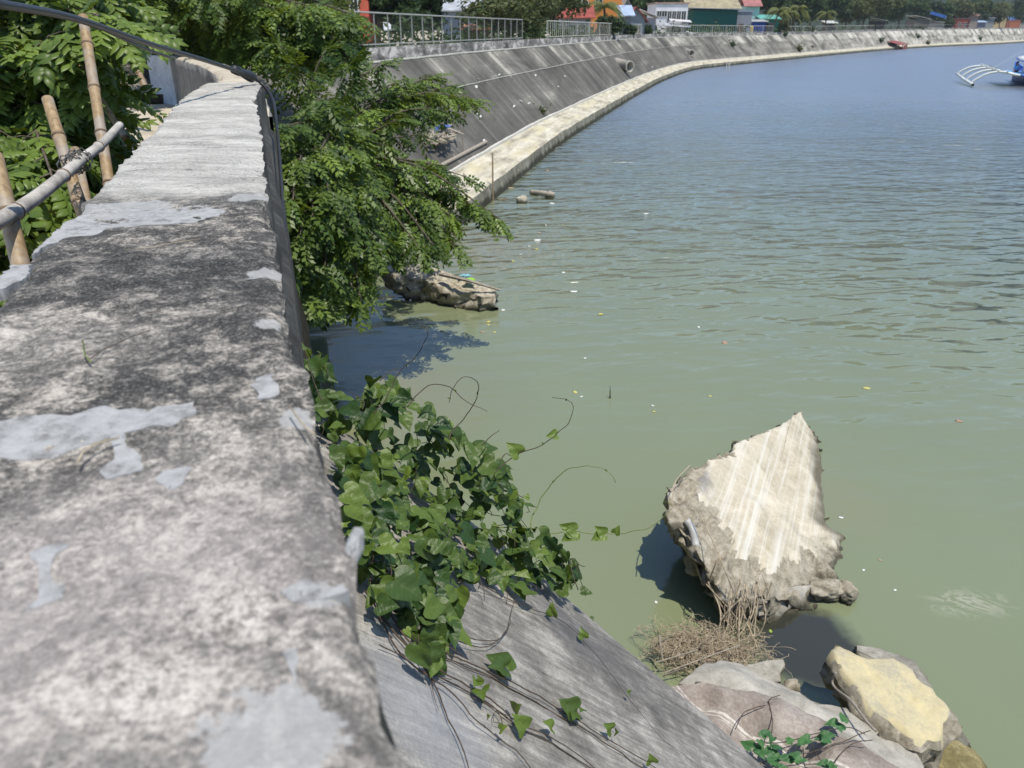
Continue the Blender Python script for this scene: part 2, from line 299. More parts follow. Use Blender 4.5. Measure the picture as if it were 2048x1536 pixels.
for k in ('slope', 'ledge', 'face', 'parapet'): M['b_'+k] = bank_mat('bank_'+k, k)

def water_mat():
    n = NT('river_water', 0.04, 0.5); n.b.inputs['IOR'].default_value = 1.333; p = n.geo()
    a = n.noise(n.mapping(p, scale=(0.10, 0.06, 1)), 1.0, 4, 0.6)
    c = n.ramp(a, (0.35, (0.192, 0.222, 0.124)), (0.65, (0.218, 0.250, 0.142)))
    d = n.noise(p, 0.35, 5, 0.7, 1.5)
    # shallow, muddier water by the broken bank
    for (px, py, r0, r1, am) in ((720, 790, .3, 3.2, .55), (930, 500, .6, 3.2, .5), (1690, 1000, .1, 1.2, .35)):
        q = PZ(px, py, 0); s = n.spot(p, (q.x, q.y, 0), r0, r1, d, 1.5); c = n.mix(n.math('MULTIPLY', s, am), c, (0.235, 0.215, 0.125))
    # swirls of pale scum near the bank
    q = PZ(1040, 500, 0); s = n.spot(p, (q.x, q.y, 0), 0.6, 4.0, d, 2.0, (1, .55, 1))
    sw = n.noise(n.mapping(p, scale=(1.0, 0.5, 1)), 1.1, 6, 0.65, 3.5)
    line = n.ramp(sw, (0.475, 0.0), (0.50, 1.0), (0.525, 0.0))
    c = n.mix(n.math('MULTIPLY', n.math('MULTIPLY', s, line), 0.55), c, (0.42, 0.36, 0.20))
    for (px, py, r0, r1, am) in ((1610, 1290, .38, .66, .95), (1380, 1150, .1, .5, .3)):  # shade and dark reflection of the tilted slab, put into the water colour
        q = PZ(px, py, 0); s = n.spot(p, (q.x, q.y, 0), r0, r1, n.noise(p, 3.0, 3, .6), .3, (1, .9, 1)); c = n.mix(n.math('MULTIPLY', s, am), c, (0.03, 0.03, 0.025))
    q = PZ(1935, 1205, 0); s = n.spot(p, (q.x, q.y, 0), 0.05, 0.5, n.noise(p, 3, 3, .6), .2, (.8, 1.6, 1)); l2_ = n.ramp(n.noise(n.mapping(p, scale=(2.2, 6, 1), rot=(0, 0, R(28))), 1.0, 5, .65, 1.0), (0.50, 0.0), (0.56, 1.0), (0.62, 0.0))
    c = n.mix(n.math('MULTIPLY', n.math('MULTIPLY', s, l2_), .6), c, (.50, .48, .38))
    n.col(c)
    yy = n.n('SeparateXYZ'); n.L(p, yy.inputs[0])
    mr = n.n('MapRange'); mr.interpolation_type = 'SMOOTHSTEP'
    n.L(n.math('ADD', yy.outputs[1], n.math('MULTIPLY', yy.outputs[0], 0.8)), mr.inputs[0]); mr.inputs[1].default_value = 9; mr.inputs[2].default_value = 25
    mr.inputs[3].default_value = 0.05; mr.inputs[4].default_value = 1.0
    calm = n.math('MULTIPLY', mr.outputs[0], n.ramp(n.noise(n.mapping(p, scale=(.05, .08, 1)), 1, 3, .5), (0.35, 0.55), (0.6, 1.0)))
    rg_ = n.n('MapRange'); n.L(yy.outputs[1], rg_.inputs[0]); rg_.inputs[1].default_value = 12; rg_.inputs[2].default_value = 70; rg_.inputs[3].default_value = .11; rg_.inputs[4].default_value = .28; n.L(rg_.outputs[0], n.b.inputs['Roughness'])
    w1 = n.noise(n.mapping(p, scale=(0.8, 2.0, 1), rot=(0, 0, R(-10))), 1.0, 2, 0.5, 0.3)
    w2 = n.noise(n.mapping(p, scale=(0.30, 0.75, 1), rot=(0, 0, R(14))), 1.0, 2, 0.5, 0.2)
    hgt = n.math('MULTIPLY', n.math('ADD', n.math('MULTIPLY', w1, 0.95), n.math('ADD', w2, n.math('MULTIPLY', n.noise(n.mapping(p, scale=(0.07, 0.22, 1), rot=(0, 0, R(-6))), 1.0, 3, 0.5), 1.0))), calm)
    bn = n.bump(hgt, 1.0, 0.34)
    df = n.n('BsdfDiffuse'); n.L(c, df.inputs[0]); gl = n.n('BsdfGlossy'); n.L(rg_.outputs[0], gl.inputs['Roughness']); n.L(bn, gl.inputs['Normal'])
    fr = n.n('Fresnel'); fr.inputs[0].default_value = 1.5; n.L(bn, fr.inputs['Normal']); fg = n.n('Fresnel'); fg.inputs[0].default_value = 1.5
    mx = n.n('MixShader'); n.L(n.math('ADD', n.math('MULTIPLY', fr.outputs[0], .7), n.math('MULTIPLY', fg.outputs[0], 1.0), clamp=True), mx.inputs[0]); n.L(df.outputs[0], mx.inputs[1]); n.L(gl.outputs[0], mx.inputs[2])
    out = [q for q in n.t.nodes if q.type == 'OUTPUT_MATERIAL'][0]; n.L(mx.outputs[0], out.inputs[0])
    return n.m
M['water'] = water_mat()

# ------------------------------------------------------------------ object helpers
COL = S.collection
def tag(o, label=None, cat=None, group=None, kind=None):
    for k, v in (('label', label), ('category', cat), ('group', group), ('kind', kind)):
        if v: o[k] = v
    return o
def empty(name, loc, label, cat, group=None):
    o = bpy.data.objects.new(name, None); COL.objects.link(o); o.location = loc; o.empty_display_size = 0.1
    return tag(o, label, cat, group)
def link(name, me, mat, parent=None):
    o = bpy.data.objects.new(name, me); COL.objects.link(o)
    if mat:
        for m in (mat if isinstance(mat, (list, tuple)) else [mat]): me.materials.append(m)
    if parent is not None:
        o.parent = parent; o.matrix_parent_inverse = Matrix.Translation(parent.location).inverted() if parent.type == 'EMPTY' else Matrix.Identity(4)
    return o
class MB:
    def __init__(s): s.v = []; s.f = []; s.mi = []; s.m = 0; s.uv = None
    def add(s, vs, fs):
        b = len(s.v); s.v += [tuple(q) for q in vs]; s.f += [tuple(b+i for i in f) for f in fs]; s.mi += [s.m]*len(fs)
    def box(s, c, d, rz=0, rx=0, ry=0):
        m = Matrix.Translation(Vector(c)) @ Matrix.Rotation(rz, 4, 'Z') @ Matrix.Rotation(ry, 4, 'Y') @ Matrix.Rotation(rx, 4, 'X')
        vs = [m @ Vector((x*d[0]/2, y*d[1]/2, z*d[2]/2)) for x in (-1, 1) for y in (-1, 1) for z in (-1, 1)]
        s.add(vs, [(0, 1, 3, 2), (4, 6, 7, 5), (0, 4, 5, 1), (2, 3, 7, 6), (0, 2, 6, 4), (1, 5, 7, 3)])
    def prism(s, pts, off):
        """polygon pts extruded by vector off"""
        n = len(pts); a = [Vector(q) for q in pts]; b = [q+Vector(off) for q in a]
        s.add(a+b, [tuple(range(n))[::-1], tuple(range(n, 2*n))]+[(i, (i+1) % n, n+(i+1) % n, n+i) for i in range(n)])
    def tube(s, pts, r, seg=6, cap=True):
        pts = [Vector(q) for q in pts]; n = len(pts)
        rr = r if isinstance(r, (list, tuple)) else [r]*n
        up = None; vs = []
        for i, q in enumerate(pts):
            t = (pts[min(i+1, n-1)]-pts[max(i-1, 0)])
            t = t.normalized() if t.length > 1e-9 else Vector((0, 0, 1))
            if up is None: up = t.orthogonal().normalized()
            up = (up-t*up.dot(t)); up = up.normalized() if up.length > 1e-6 else t.orthogonal().normalized()
            sd_ = t.cross(up)
            for k in range(seg):
                a = 2*math.pi*k/seg; vs.append(q+(up*math.cos(a)+sd_*math.sin(a))*rr[i])
        fs = [(i*seg+k, i*seg+(k+1) % seg, (i+1)*seg+(k+1) % seg, (i+1)*seg+k) for i in range(n-1) for k in range(seg)]
        if cap: fs += [tuple(range(seg))[::-1], tuple((n-1)*seg+k for k in range(seg))]
        s.add(vs, fs)
    def build(s, name, mat, parent=None, smooth=False):
        me = bpy.data.meshes.new(name); me.from_pydata(s.v, [], s.f)
        if isinstance(mat, (list, tuple)): me.polygons.foreach_set('material_index', s.mi)
        me.validate(); bm = bmesh.new(); bm.from_mesh(me); bmesh.ops.recalc_face_normals(bm, faces=bm.faces); bm.to_mesh(me); bm.free()
        if smooth: me.polygons.foreach_set('use_smooth', [True]*len(me.polygons))
        return link(name, me, mat, parent)
def copy_tree(o, parent=None):
    c = o.copy(); COL.objects.link(c)
    if parent: c.parent = parent
    for ch in list(o.children): copy_tree(ch, c)
    return c
def catmull(pts, step):
    pts = [Vector(p) for p in pts]; out = []
    P_ = [pts[0]*2-pts[1]]+pts+[pts[-1]*2-pts[-2]]
    for i in range(1, len(P_)-2):
        a, b, c, d = P_[i-1:i+3]; k = max(1, int((c-b).length/step))
        for j in range(k):
            t = j/k
            out.append(0.5*((2*b)+(c-a)*t+(2*a-5*b+4*c-d)*t*t+(3*b-a-3*c+d)*t**3))
    out.append(pts[-1]); return out
def fn(p, s=1.0, o=4): return mn.fractal(Vector(p)*s, 1.0, 2.0, o, noise_basis='PERLIN_ORIGINAL')
def mesh_np(name, V, Fq, tint, mat, parent=None, uv=None, smooth=False):
    me = bpy.data.meshes.new(name); k = Fq.shape[1]
    me.vertices.add(len(V)); me.vertices.foreach_set('co', V.astype(np.float32).ravel())
    me.loops.add(Fq.size); me.loops.foreach_set('vertex_index', Fq.astype(np.int32).ravel())
    me.polygons.add(len(Fq)); me.polygons.foreach_set('loop_start', (np.arange(len(Fq))*k).astype(np.int32))
    a = me.attributes.new('tint', 'FLOAT', 'POINT'); a.data.foreach_set('value', tint.astype(np.float32))
    if uv is not None:
        l = me.uv_layers.new(name='UVMap'); l.data.foreach_set('uv', uv[Fq.ravel()].astype(np.float32).ravel())
    me.update(calc_edges=True)
    if smooth: me.polygons.foreach_set('use_smooth', [True]*len(me.polygons))
    return link(name, me, mat, parent)
# ================================================================== SETTING
def setting(name, mb, mat, smooth=False):
    return tag(mb.build(name, mat, smooth=smooth), kind='structure')
wm = MB(); wm.add([(-1500, -400, 0), (3000, -400, 0), (3000, 3500, 0), (-1500, 3500, 0)], [(0, 1, 2, 3)])
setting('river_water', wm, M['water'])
# wall lines (river edge, at the wall top)
WPX = [(838, 1536), (812, 1440), (758, 1240), (704, 1040), (651, 880), (601, 680), (570, 560), (546, 440), (530, 340), (522, 250)]
WE = [PZ(x, y, H-0.335) for x, y in WPX]
d0 = (WE[0]-WE[1]).normalized()
WE = [WE[0]+d0*1.6, WE[0]+d0*0.5]+WE+[Vector((-1.42, 4.55, H-.335)), Vector((-1.72, 5.7, H-.335))]
W1 = catmull(WE, 0.05)
WTHK = 0.385
# second stretch beyond the joint
W2A = Vector((-1.70, 5.72, 0)); PIER = PD(362, 205, 17.0); PIER.z = 0
# bank waterline
BL = [PZ(*q, 0) for q in ((866, 497), (985, 403), (1030, 363), (1056, 345), (1112, 296), (1178, 252), (1250, 206), (1282, 187), (1330, 161), (1390, 140), (1462, 131), (1540, 123), (1660, 111), (1780, 100), (1890, 93), (2000, 88))]
BL = [Vector((-3.6, 17.2, 0))]+BL+[Vector((360, 520, 0)), Vector((620, 700, 0)), Vector((1000, 900, 0))]
BC = catmull(BL, 1.0)
for _ in range(14): BC = [BC[0]]+[(BC[i-1]+BC[i]*2+BC[i+1])/4 for i in range(1, len(BC)-1)]+[BC[-1]]
ARC = [0.0]
for i in range(1, len(BC)): ARC.append(ARC[-1]+(BC[i]-BC[i-1]).length)
def nrm(i):
    t = (BC[min(i+2, len(BC)-1)]-BC[max(i-2, 0)]).normalized(); return Vector((-t.y, t.x, 0))
BN = [nrm(i) for i in range(len(BC))]
def topz(s): return 4.35+max(0, min(1, (s-190)/180))*1.1
def profile(s):
    tz = topz(s)
    return [(0.0, -1.2), (0.0, 0.02), (0.05, 0.30), (0.10, 0.56), (0.20, 0.62), (0.8, 0.74), (1.5, 0.95),
            (2.6, .95+(tz-.95)*.33), (3.60, .95+(tz-.95)*.63), (3.64, .95+(tz-.95)*.665), (4.4, .95+(tz-.95)*.86), (4.90, tz),
            (5.35, tz+0.04), (5.37, tz+0.50), (5.72, tz+0.51), (5.74, 3.6)]
def bank_pt(i, off, z): q = BC[i]+BN[i]*off; q.z = z; return q
bank = empty('river_embankment', BC[0], 'long sloping grey concrete embankment with a pale toe ledge curving along the far side', 'embankment')
def strip(name, j0, j1, mat, i0=0, i1=None):
    i1 = i1 or len(BC); V, Fq, UVs = [], [], []; nj = j1-j0+1
    for i in range(i0, i1):
        pr = profile(ARC[i]); vv = 0
        for j in range(j0, j1+1):
            if j > j0: vv += math.hypot(pr[j][0]-pr[j-1][0], pr[j][1]-pr[j-1][1])
            nz = fn((ARC[i]*0.6, j*3.1, 2), 1)*0.05 if 2 <= j <= 5 else fn((ARC[i]*0.25, j*1.7, 5), 1)*0.03
            chip = 0
            if j in (3, 4): chip = -0.10*max(0, fn((ARC[i]*1.1, 9.0, 1))-0.12)
            V.append(bank_pt(i, pr[j][0]+nz+ (abs(chip)*.5), pr[j][1]+(nz*.4 if j > 1 else 0)+chip)); UVs.append((ARC[i], vv))
    n = i1-i0
    Fq = [(a*nj+j, (a+1)*nj+j, (a+1)*nj+j+1, a*nj+j+1) for a in range(n-1) for j in range(nj-1)]
    V = np.array([tuple(q) for q in V]); Fq = np.array(Fq); 
    o = mesh_np(name, V, Fq, np.zeros(len(V)), mat, bank, np.array(UVs)); return o
strip('toe_face', 0, 3, M['b_face']); strip('ledge', 3, 6, M['b_ledge']); strip('slope', 6, 11, M['b_slope']); strip('parapet', 11, 15, M['b_parapet'])
# white lip along the top and light line along the toe joint
for (off, dz, nm, r0) in ((4.93, 0.05, 'top_lip', 0.05), (1.50, 0.02, 'joint_strip', 0.085), (3.62, 0, 'seam_strip', 0.028)):
    mb = MB(); pts = []
    for i in range(0, len(BC)-120 if off != 3.62 else 118, 1):
        z = (topz(ARC[i]) if off > 4 else 0.95 if off < 2 else .95+(topz(ARC[i])-.95)*.65)+dz
        pts.append(bank_pt(i, off, z)+Vector((0, 0, fn((ARC[i]*.5, 2, off))*.02)))
    mb.tube(pts, [r0*(0.7+0.6*abs(fn((i*.31, 5, off)))) for i in range(len(pts))], 5); mb.build(nm, P('pale_mortar_'+nm, (0.58, 0.56, 0.50), rough=0.9), bank)
# end cap of the broken near end
mb = MB(); pr = profile(0); mb.prism([bank_pt(0, a, b) for a, b in pr], (-0.3, -0.35, 0)); mb.build('broken_end', M['rough'], bank)

# ground sheet: near bank, then everything behind the embankment out to the horizon
def wl(i, off, z=0):
    t = (W1[min(i+1, len(W1)-1)]-W1[max(i-1, 0)]); t.z = 0; t.normalize(); q = W1[i]+Vector((-t.y, t.x, 0))*off; q.z = z; return q
g = [wl(i, WTHK-0.06, 4.0) for i in range(0, len(W1), 6)]+[W2A+Vector((-.3, 0, 4)), PIER+Vector((0, 0, 4)), Vector((-9.6, 17.2, 4))]
g += [bank_pt(i, 5.72, 4.0) for i in range(0, len(BC), 4)]
g += [Vector((3000, 1500, 4)), Vector((3000, 3500, 4)), Vector((-1500, 3500, 4)), Vector((-1500, -300, 4)), Vector((g[0].x, -300, 4))]
me = bpy.data.meshes.new('ground'); bm = bmesh.new(); bm.faces.new([bm.verts.new(q) for q in g]); bmesh.ops.triangulate(bm, faces=bm.faces[:]); bmesh.ops.recalc_face_normals(bm, faces=bm.faces)
if sum(f.normal.z for f in bm.faces) < 0: bmesh.ops.reverse_faces(bm, faces=bm.faces[:])
bm.to_mesh(me); bm.free(); tag(link('ground', me, M['sand']), kind='structure')
# eroded soil bank between the wall foot and the water where the revetment has fallen away
mb = MB(); line = [wl(i, 0.02, 0) for i in range(0, len(W1), 4)]+[W2A.lerp(PIER, t) for t in np.linspace(.05, 1, 24)]+[Vector((-8.2, 18, 0)), Vector((-8.6, 22, 0))]
nn = len(line)
rows = [(0.0, 4.2), (0.03, 3.2), (0.08, 2.2), (0.18, 1.1), (0.4, 0.35), (.9, -0.4)]
VV = []
for i, q in enumerate(line):
    t = (line[min(i+1, nn-1)]-line[max(i-1, 0)]).normalized(); nv = Vector((t.y, -t.x, 0))
    for k, (o_, z_) in enumerate(rows):
        p = q+nv*(o_*(1.25 if i > nn*.5 else .8)); p.z = z_
        if k: p += Vector((fn(p, .9), fn(p+Vector((5, 1, 2)), .9), fn(p+Vector((1, 7, 2)), .9)))*0.25
        VV.append(p)
K = len(rows); mb.add(VV, [(i*K+k, (i+1)*K+k, (i+1)*K+k+1, i*K+k+1) for i in range(nn-1) for k in range(K-1)])
setting('earth_bank', mb, M['soil'], True)
# hills behind
mb = MB(); n = 90; VV = []
for k, (dist, hh) in enumerate(((900, 4), (1200, 90), (1500, 190), (1900, 210), (2300, 0))):
    for i in range(n):
        a = R(-50+i*110/(n-1)); q = Vector((math.sin(a)*dist, math.cos(a)*dist, hh*(0.75+0.5*fn((i*.12, k*.4, 3)))+(0 if hh < 5 else fn((i*.9, k, 1))*12)))
        VV.append(q)
mb.add(VV, [(k*n+i, k*n+i+1, (k+1)*n+i+1, (k+1)*n+i) for k in range(4) for i in range(n-1)]); setting('hills', mb, M['hill'], True)

# ================================================================== NEAR WALL
def ribbon_wall(line, thick, ztop, zbot, name, mats, parent, batter=0.0, rough=1.0, nx=14):
    """top sheet as a dense grid with chipped edges, plus the side faces"""
    n = len(line); V = []; 
    for i in range(n):
        t = (line[min(i+1, n-1)]-line[max(i-1, 0)]); t.z = 0; t.normalize(); nv = Vector((-t.y, t.x, 0))
        for j in range(nx+1):
            f = j/nx; e = min(f, 1-f)*thick
            q = line[i]+nv*(f*thick); q.z = ztop
            ed = max(0, 1-e/0.035)
            ch = fn((q.x*14, q.y*14, 3), 1, 5); ch2 = fn((q.x*5, q.y*5, 8), 1, 3)
            q.z += 0.0035*fn((q.x*22, q.y*22, 1), 1, 4)*rough + 0.004*ch2*rough
            q.z -= ed*ed*(0.006+0.02*max(0, ch+0.15)+.02*max(0, ch2-.1))*rough
            q += nv*((1 if f < .5 else -1)*ed*ed*(0.010*(ch+.3)+0.022*max(0, ch2))*rough)
            V.append(q)
    Fq = [(i*(nx+1)+j, (i+1)*(nx+1)+j, (i+1)*(nx+1)+j+1, i*(nx+1)+j+1) for i in range(n-1) for j in range(nx)]
    mb = MB(); mb.add(V, Fq); top = mb.build('wall_top', mats[0], parent, True)
    sb = MB(); W = nx+1
    for side, j in ((1, 0), (-1, nx)):
        VV = []; rows = [(0, 0), (0.03, 0.004), (0.09, 0.0), (0.3, 0.0), (0.34, 0.035), (0.8, .04), (ztop-zbot, 0.08)] if side == 1 and batter else [(0, 0), (0.04, 0.003), (0.2, 0), (ztop-zbot, 0)]
        for i in range(n):
            t = (line[min(i+1, n-1)]-line[max(i-1, 0)]); t.z = 0; t.normalize(); nv = Vector((t.y, -t.x, 0))*side
            for k, (dz, off) in enumerate(rows):
                q = V[i*W+j].copy()
                if k:
                    q = line[i]+Vector((-t.y, t.x, 0))*(j/nx*thick); q.z = ztop-dz; q += nv*((off*min(1, max(0, (line[i].y-.9)/1.2))-(.22*min(dz, .8) if side == 1 else 0)*min(1, max(0, (1.5-line[i].y)/.5)) if batter else off)+0.012*fn((q.x*6, q.y*6, q.z*6), 1, 4))
                VV.append(q)
        K = len(rows); sb.add(VV, [(i*K+k, (i+1)*K+k, (i+1)*K+k+1, i*K+k+1) for i in range(n-1) for k in range(K-1)])
    for i in (0, n-1):
        a, b = V[i*W], V[i*W+nx]; sb.add([a, b, Vector((b.x, b.y, zbot)), Vector((a.x, a.y, zbot))], [(0, 1, 2, 3)])
    sb.build('wall_side', mats[1], parent, True)
W1d = catmull(WE, 0.018)
wall = empty('parapet_wall', W1[0]-Vector((0, 0, 1)), 'thick weathered concrete parapet running from the foreground away along the water', 'wall')
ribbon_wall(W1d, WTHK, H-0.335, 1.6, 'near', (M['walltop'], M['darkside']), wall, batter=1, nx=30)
# skim-coat remnants still stuck on the top: thin real flakes
def flake(pts, th=0.0025, name='plaster_patch', mat=None, z=H-0.335, parent=wall):
    o = [PZ(x, y, z) for x, y in pts]; n = len(o); dd = []
    for i in range(n):
        a, b = o[i], o[(i+1) % n]; k = max(2, int((b-a).length/0.006))
        for j in range(k):
            q = a.lerp(b, j/k); q += Vector((fn(q, 45, 4), fn(q+Vector((3, 3, 3)), 45, 4), 0))*0.007; q.z = z; dd.append(q)
    c = sum(dd, Vector())/len(dd)
    mb = MB(); m = len(dd); rings = []
    top = [q.copy() for q in dd]
    for q in top: q.z = z+0.0009+0.0035*fn((q.x*22, q.y*22, 1), 1, 4)+0.004*fn((q.x*5, q.y*5, 8), 1, 3)
    bot = [Vector((q.x, q.y, z-0.014)) for q in dd]
    mb.add(top+bot, [tuple(range(m))]+[(i, (i+1) % m, m+(i+1) % m, m+i) for i in range(m)])
    ob = mb.build(name, mat or M['plaster'], parent)
    bm = bmesh.new(); bm.from_mesh(ob.data); bmesh.ops.triangulate(bm, faces=[f for f in bm.faces if len(f.verts) > 4]); bm.to_mesh(ob.data); bm.free()
    return ob
flake([(-80, 860), (20, 835), (150, 828), (210, 815), (300, 820), (385, 808), (398, 826), (350, 850), (285, 866), (245, 880), (180, 893), (90, 916), (-90, 918)])
flake([(237, 868), (255, 880), (262, 900), (290, 935), (250, 950), (215, 962), (200, 945), (220, 920), (222, 895)])
flake([(330, 945), (375, 935), (372, 965), (340, 985), (315, 968)])
flake([(72, 1100), (125, 1085), (130, 1100), (105, 1130), (115, 1155), (133, 1160), (128, 1195), (52, 1228), (60, 1190), (75, 1160), (62, 1125)])
flake([(505, 755), (545, 745), (555, 790), (520, 800)])
flake([(560, 1190), (600, 1165), (640, 1175), (680, 1160), (690, 1185), (660, 1195), (620, 1206)])
flake([(575, 1310), (600, 1300), (606, 1350), (590, 1380)])
flake([(-30, 585), (5, 560), (30, 535), (60, 532), (55, 560), (10, 582)])
flake([(60, 512), (100, 488), (135, 475), (185, 472), (210, 462), (228, 458), (300, 452), (390, 442), (440, 430), (450, 420), (400, 412), (330, 415), (220, 418), (140, 440), (90, 480)])
# straw and twigs lying on the top
def on_wall(px, r=0.0012, mat='root', label='', cat='twig', name='dry_twig', lift=.006):
    mb = MB(); mb.tube([PZ(x, y, H-0.335+lift) for x, y in px], r, 5); return tag(mb.build(name, M[mat], smooth=True), label, cat)
on_wall([(238, 875), (190, 888), (165, 905), (155, 925)], .0009, label='bent brown stalk lying on the pale plaster patch', cat='stalk', lift=.011)
on_wall([(165, 680), (170, 712), (182, 724)], .001, 'greenstem', label='tiny yellow hooked stalk on the dark part of the wall top', cat='stalk')
on_wall([(580, 812), (595, 835), (612, 855), (630, 868)], .0009, label='thin brown twig near the river edge of the wall top', cat='twig', lift=.012)
on_wall([(170, 725), (205, 700), (260, 675), (300, 660)], .0006, 'stem', label='fine dark fibre lying across the stained wall top', cat='fibre')
on_wall([(250, 500), (300, 495), (350, 485), (400, 478)], .0007, label='pale fibre lying on the darkest stain of the wall top', cat='fibre')
# lump of dried plaster on the edge
mb = MB(); bm = bmesh.new(); bmesh.ops.create_icosphere(bm, subdivisions=3, radius=1)
q0 = PZ(712, 1090, H-0.345)
for v in bm.verts: v.co = v.co*(1+.3*fn(v.co*1.5)); v.co = Vector((v.co.x*.006, v.co.y*.017, v.co.z*.009))+q0
me = bpy.data.meshes.new('plaster_lump'); bm.to_mesh(me); bm.free(); link('plaster_lump', me, M['plaster'], wall)

w2 = empty('boundary_wall', W2A+Vector((0, 0, 4)), 'low concrete wall with a sunlit top beyond the joint, bending left to the white pier', 'wall')
p2 = PIER+Vector((0.35, 0, 0)); l2 = [W2A.lerp(p2, t)+Vector((math.sin(t*math.pi)*0.45, 0, 0)) for t in np.linspace(0, 1, 60)]
for q in l2: q.z = 5.0
ribbon_wall(l2, 0.42, 4.98, 3.2, 'second', (M['sand'], M['wallside']), w2, nx=6, rough=3)
pw = empty('white_pier', PIER+Vector((-.3, 0, 4)), 'short whitewashed wall panel facing the camera at the end of the low wall', 'wall')
mb = MB(); c0 = PD(308, 200, 17.2); c1 = PD(364, 205, 16.6)
def wallseg(mb, a, b, z0, z1, th):
    d = (b-a); d.z = 0; nv = Vector((-d.y, d.x, 0)).normalized()*th
    mb.prism([Vector((a.x, a.y, z0)), Vector((b.x, b.y, z0)), Vector((b.x, b.y, z1)), Vector((a.x, a.y, z1))], nv)
wallseg(mb, c0, c1, 3.6, zat(110, 17), 0.30); o = mb.build('panel', M['pier'], pw)
mb = MB(); q = c1.copy(); mb.prism([Vector((q.x+.012, q.y+.01, 3.6)), Vector((q.x+.36, q.y-.10, 3.6)), Vector((q.x+.36, q.y-.10, 4.85)), Vector((q.x+.012, q.y+.01, 5.1))], (0.02, .3, 0)); mb.build('return_wall', M['wallside'], pw)
bw = empty('painted_wall', PD(270, 178, 22), 'blue-grey rendered wall with faint scribbles behind the bamboo poles', 'wall')
M['bluewall'] = concrete('blue_render', (0.15, 0.20, 0.30), (0.24, 0.30, 0.42), (0.34, 0.41, 0.52), 1.5, bump=.2)
mb = MB(); a = PD(150, 182, 21.8); b = PD(316, 176, 22.4); wallseg(mb, a, b, 3.9, zat(103, 22), .25); mb.build('wall_body', M['bluewall'], bw)
# faint painted scribbles
mb = MB(); d_ = (b-a).normalized(); nv = Vector((d_.y, -d_.x, 0))*0.012
for (sx, sz, w_) in ((265, 118, 8), (275, 135, 12), (262, 152, 10), (285, 150, 14), (295, 128, 9)):
    t = (sx-150)/166; c = a.lerp(b, t)+nv; c.z = zat(sz, 22); pts = []
    for k in range(12):
        an = k*.9+sx; pts.append(c+d_*(math.cos(an)*w_*.008)+Vector((0, 0, math.sin(an*1.3)*w_*.012)))
    mb.tube(catmull(pts, .03), .006, 4)
mb.build('scribble', P('pale_blue_paint', (0.36, 0.44, 0.56)), bw)
mb = MB(); mb.tube([PD(150, 98, 22.2), PD(330, 96, 22.6)], .03, 6); mb.build('rail', P('rusty_rail', (.22, .12, .08)), bw)

# near slope panel
def near_slope():
    pan = empty('revetment_panel', UV(0, 0), 'steep grey streaked concrete slope right below the foreground wall, its far edge broken away', 'embankment')
    us = 130; vs = 150; V = []
    def edge(v): return float(np.interp(v, [0, .3, .6, .97, 1.35, 1.70, 2.2, 3.2], [2.55, 2.55, 2.5, 2.31, 2.06, 1.82, 1.45, .75]))
    def e2(v): return edge(v)+0.02*fn((v*3, 1, 4), 1, 5)
    for j in range(vs+1):
        v = -0.06+j/vs*3.6; e = e2(max(v, 0))
        for i in range(us+1):
            u = -2.2+(i/us)**0.8*(e+2.2); s = e-u
            q = UV(u, v, -0.10*max(0, 1-s/0.16)**2+0.006*fn((u*1.5, v*9, 1), 1, 4)); V.append(q)
    W = us+1; mb = MB(); mb.add(V, [(j*W+i, j*W+i+1, (j+1)*W+i+1, (j+1)*W+i) for j in range(vs) for i in range(us)])
    mb.build('slope_face', M['nearslope'], pan, True)
    VV = []
    K = 6
    for j in range(vs+1):
        top = V[j*W+us]
        for k in range(K):
            q = top+Vector((0, 0, -0.32*k/(K-1)))-UD*(0.10*k/(K-1))
            if k: q += Vector((fn(q, 9), fn(q+Vector((3, 1, 1)), 9), fn(q+Vector((1, 3, 1)), 9)))*0.05
            VV.append(q)
    mb = MB(); mb.add(VV, [(j*K+k, (j+1)*K+k, (j+1)*K+k+1, j*K+k+1) for j in range(vs) for k in range(K-1)])
    mb.build('broken_edge', M['rough'], pan)
near_slope()

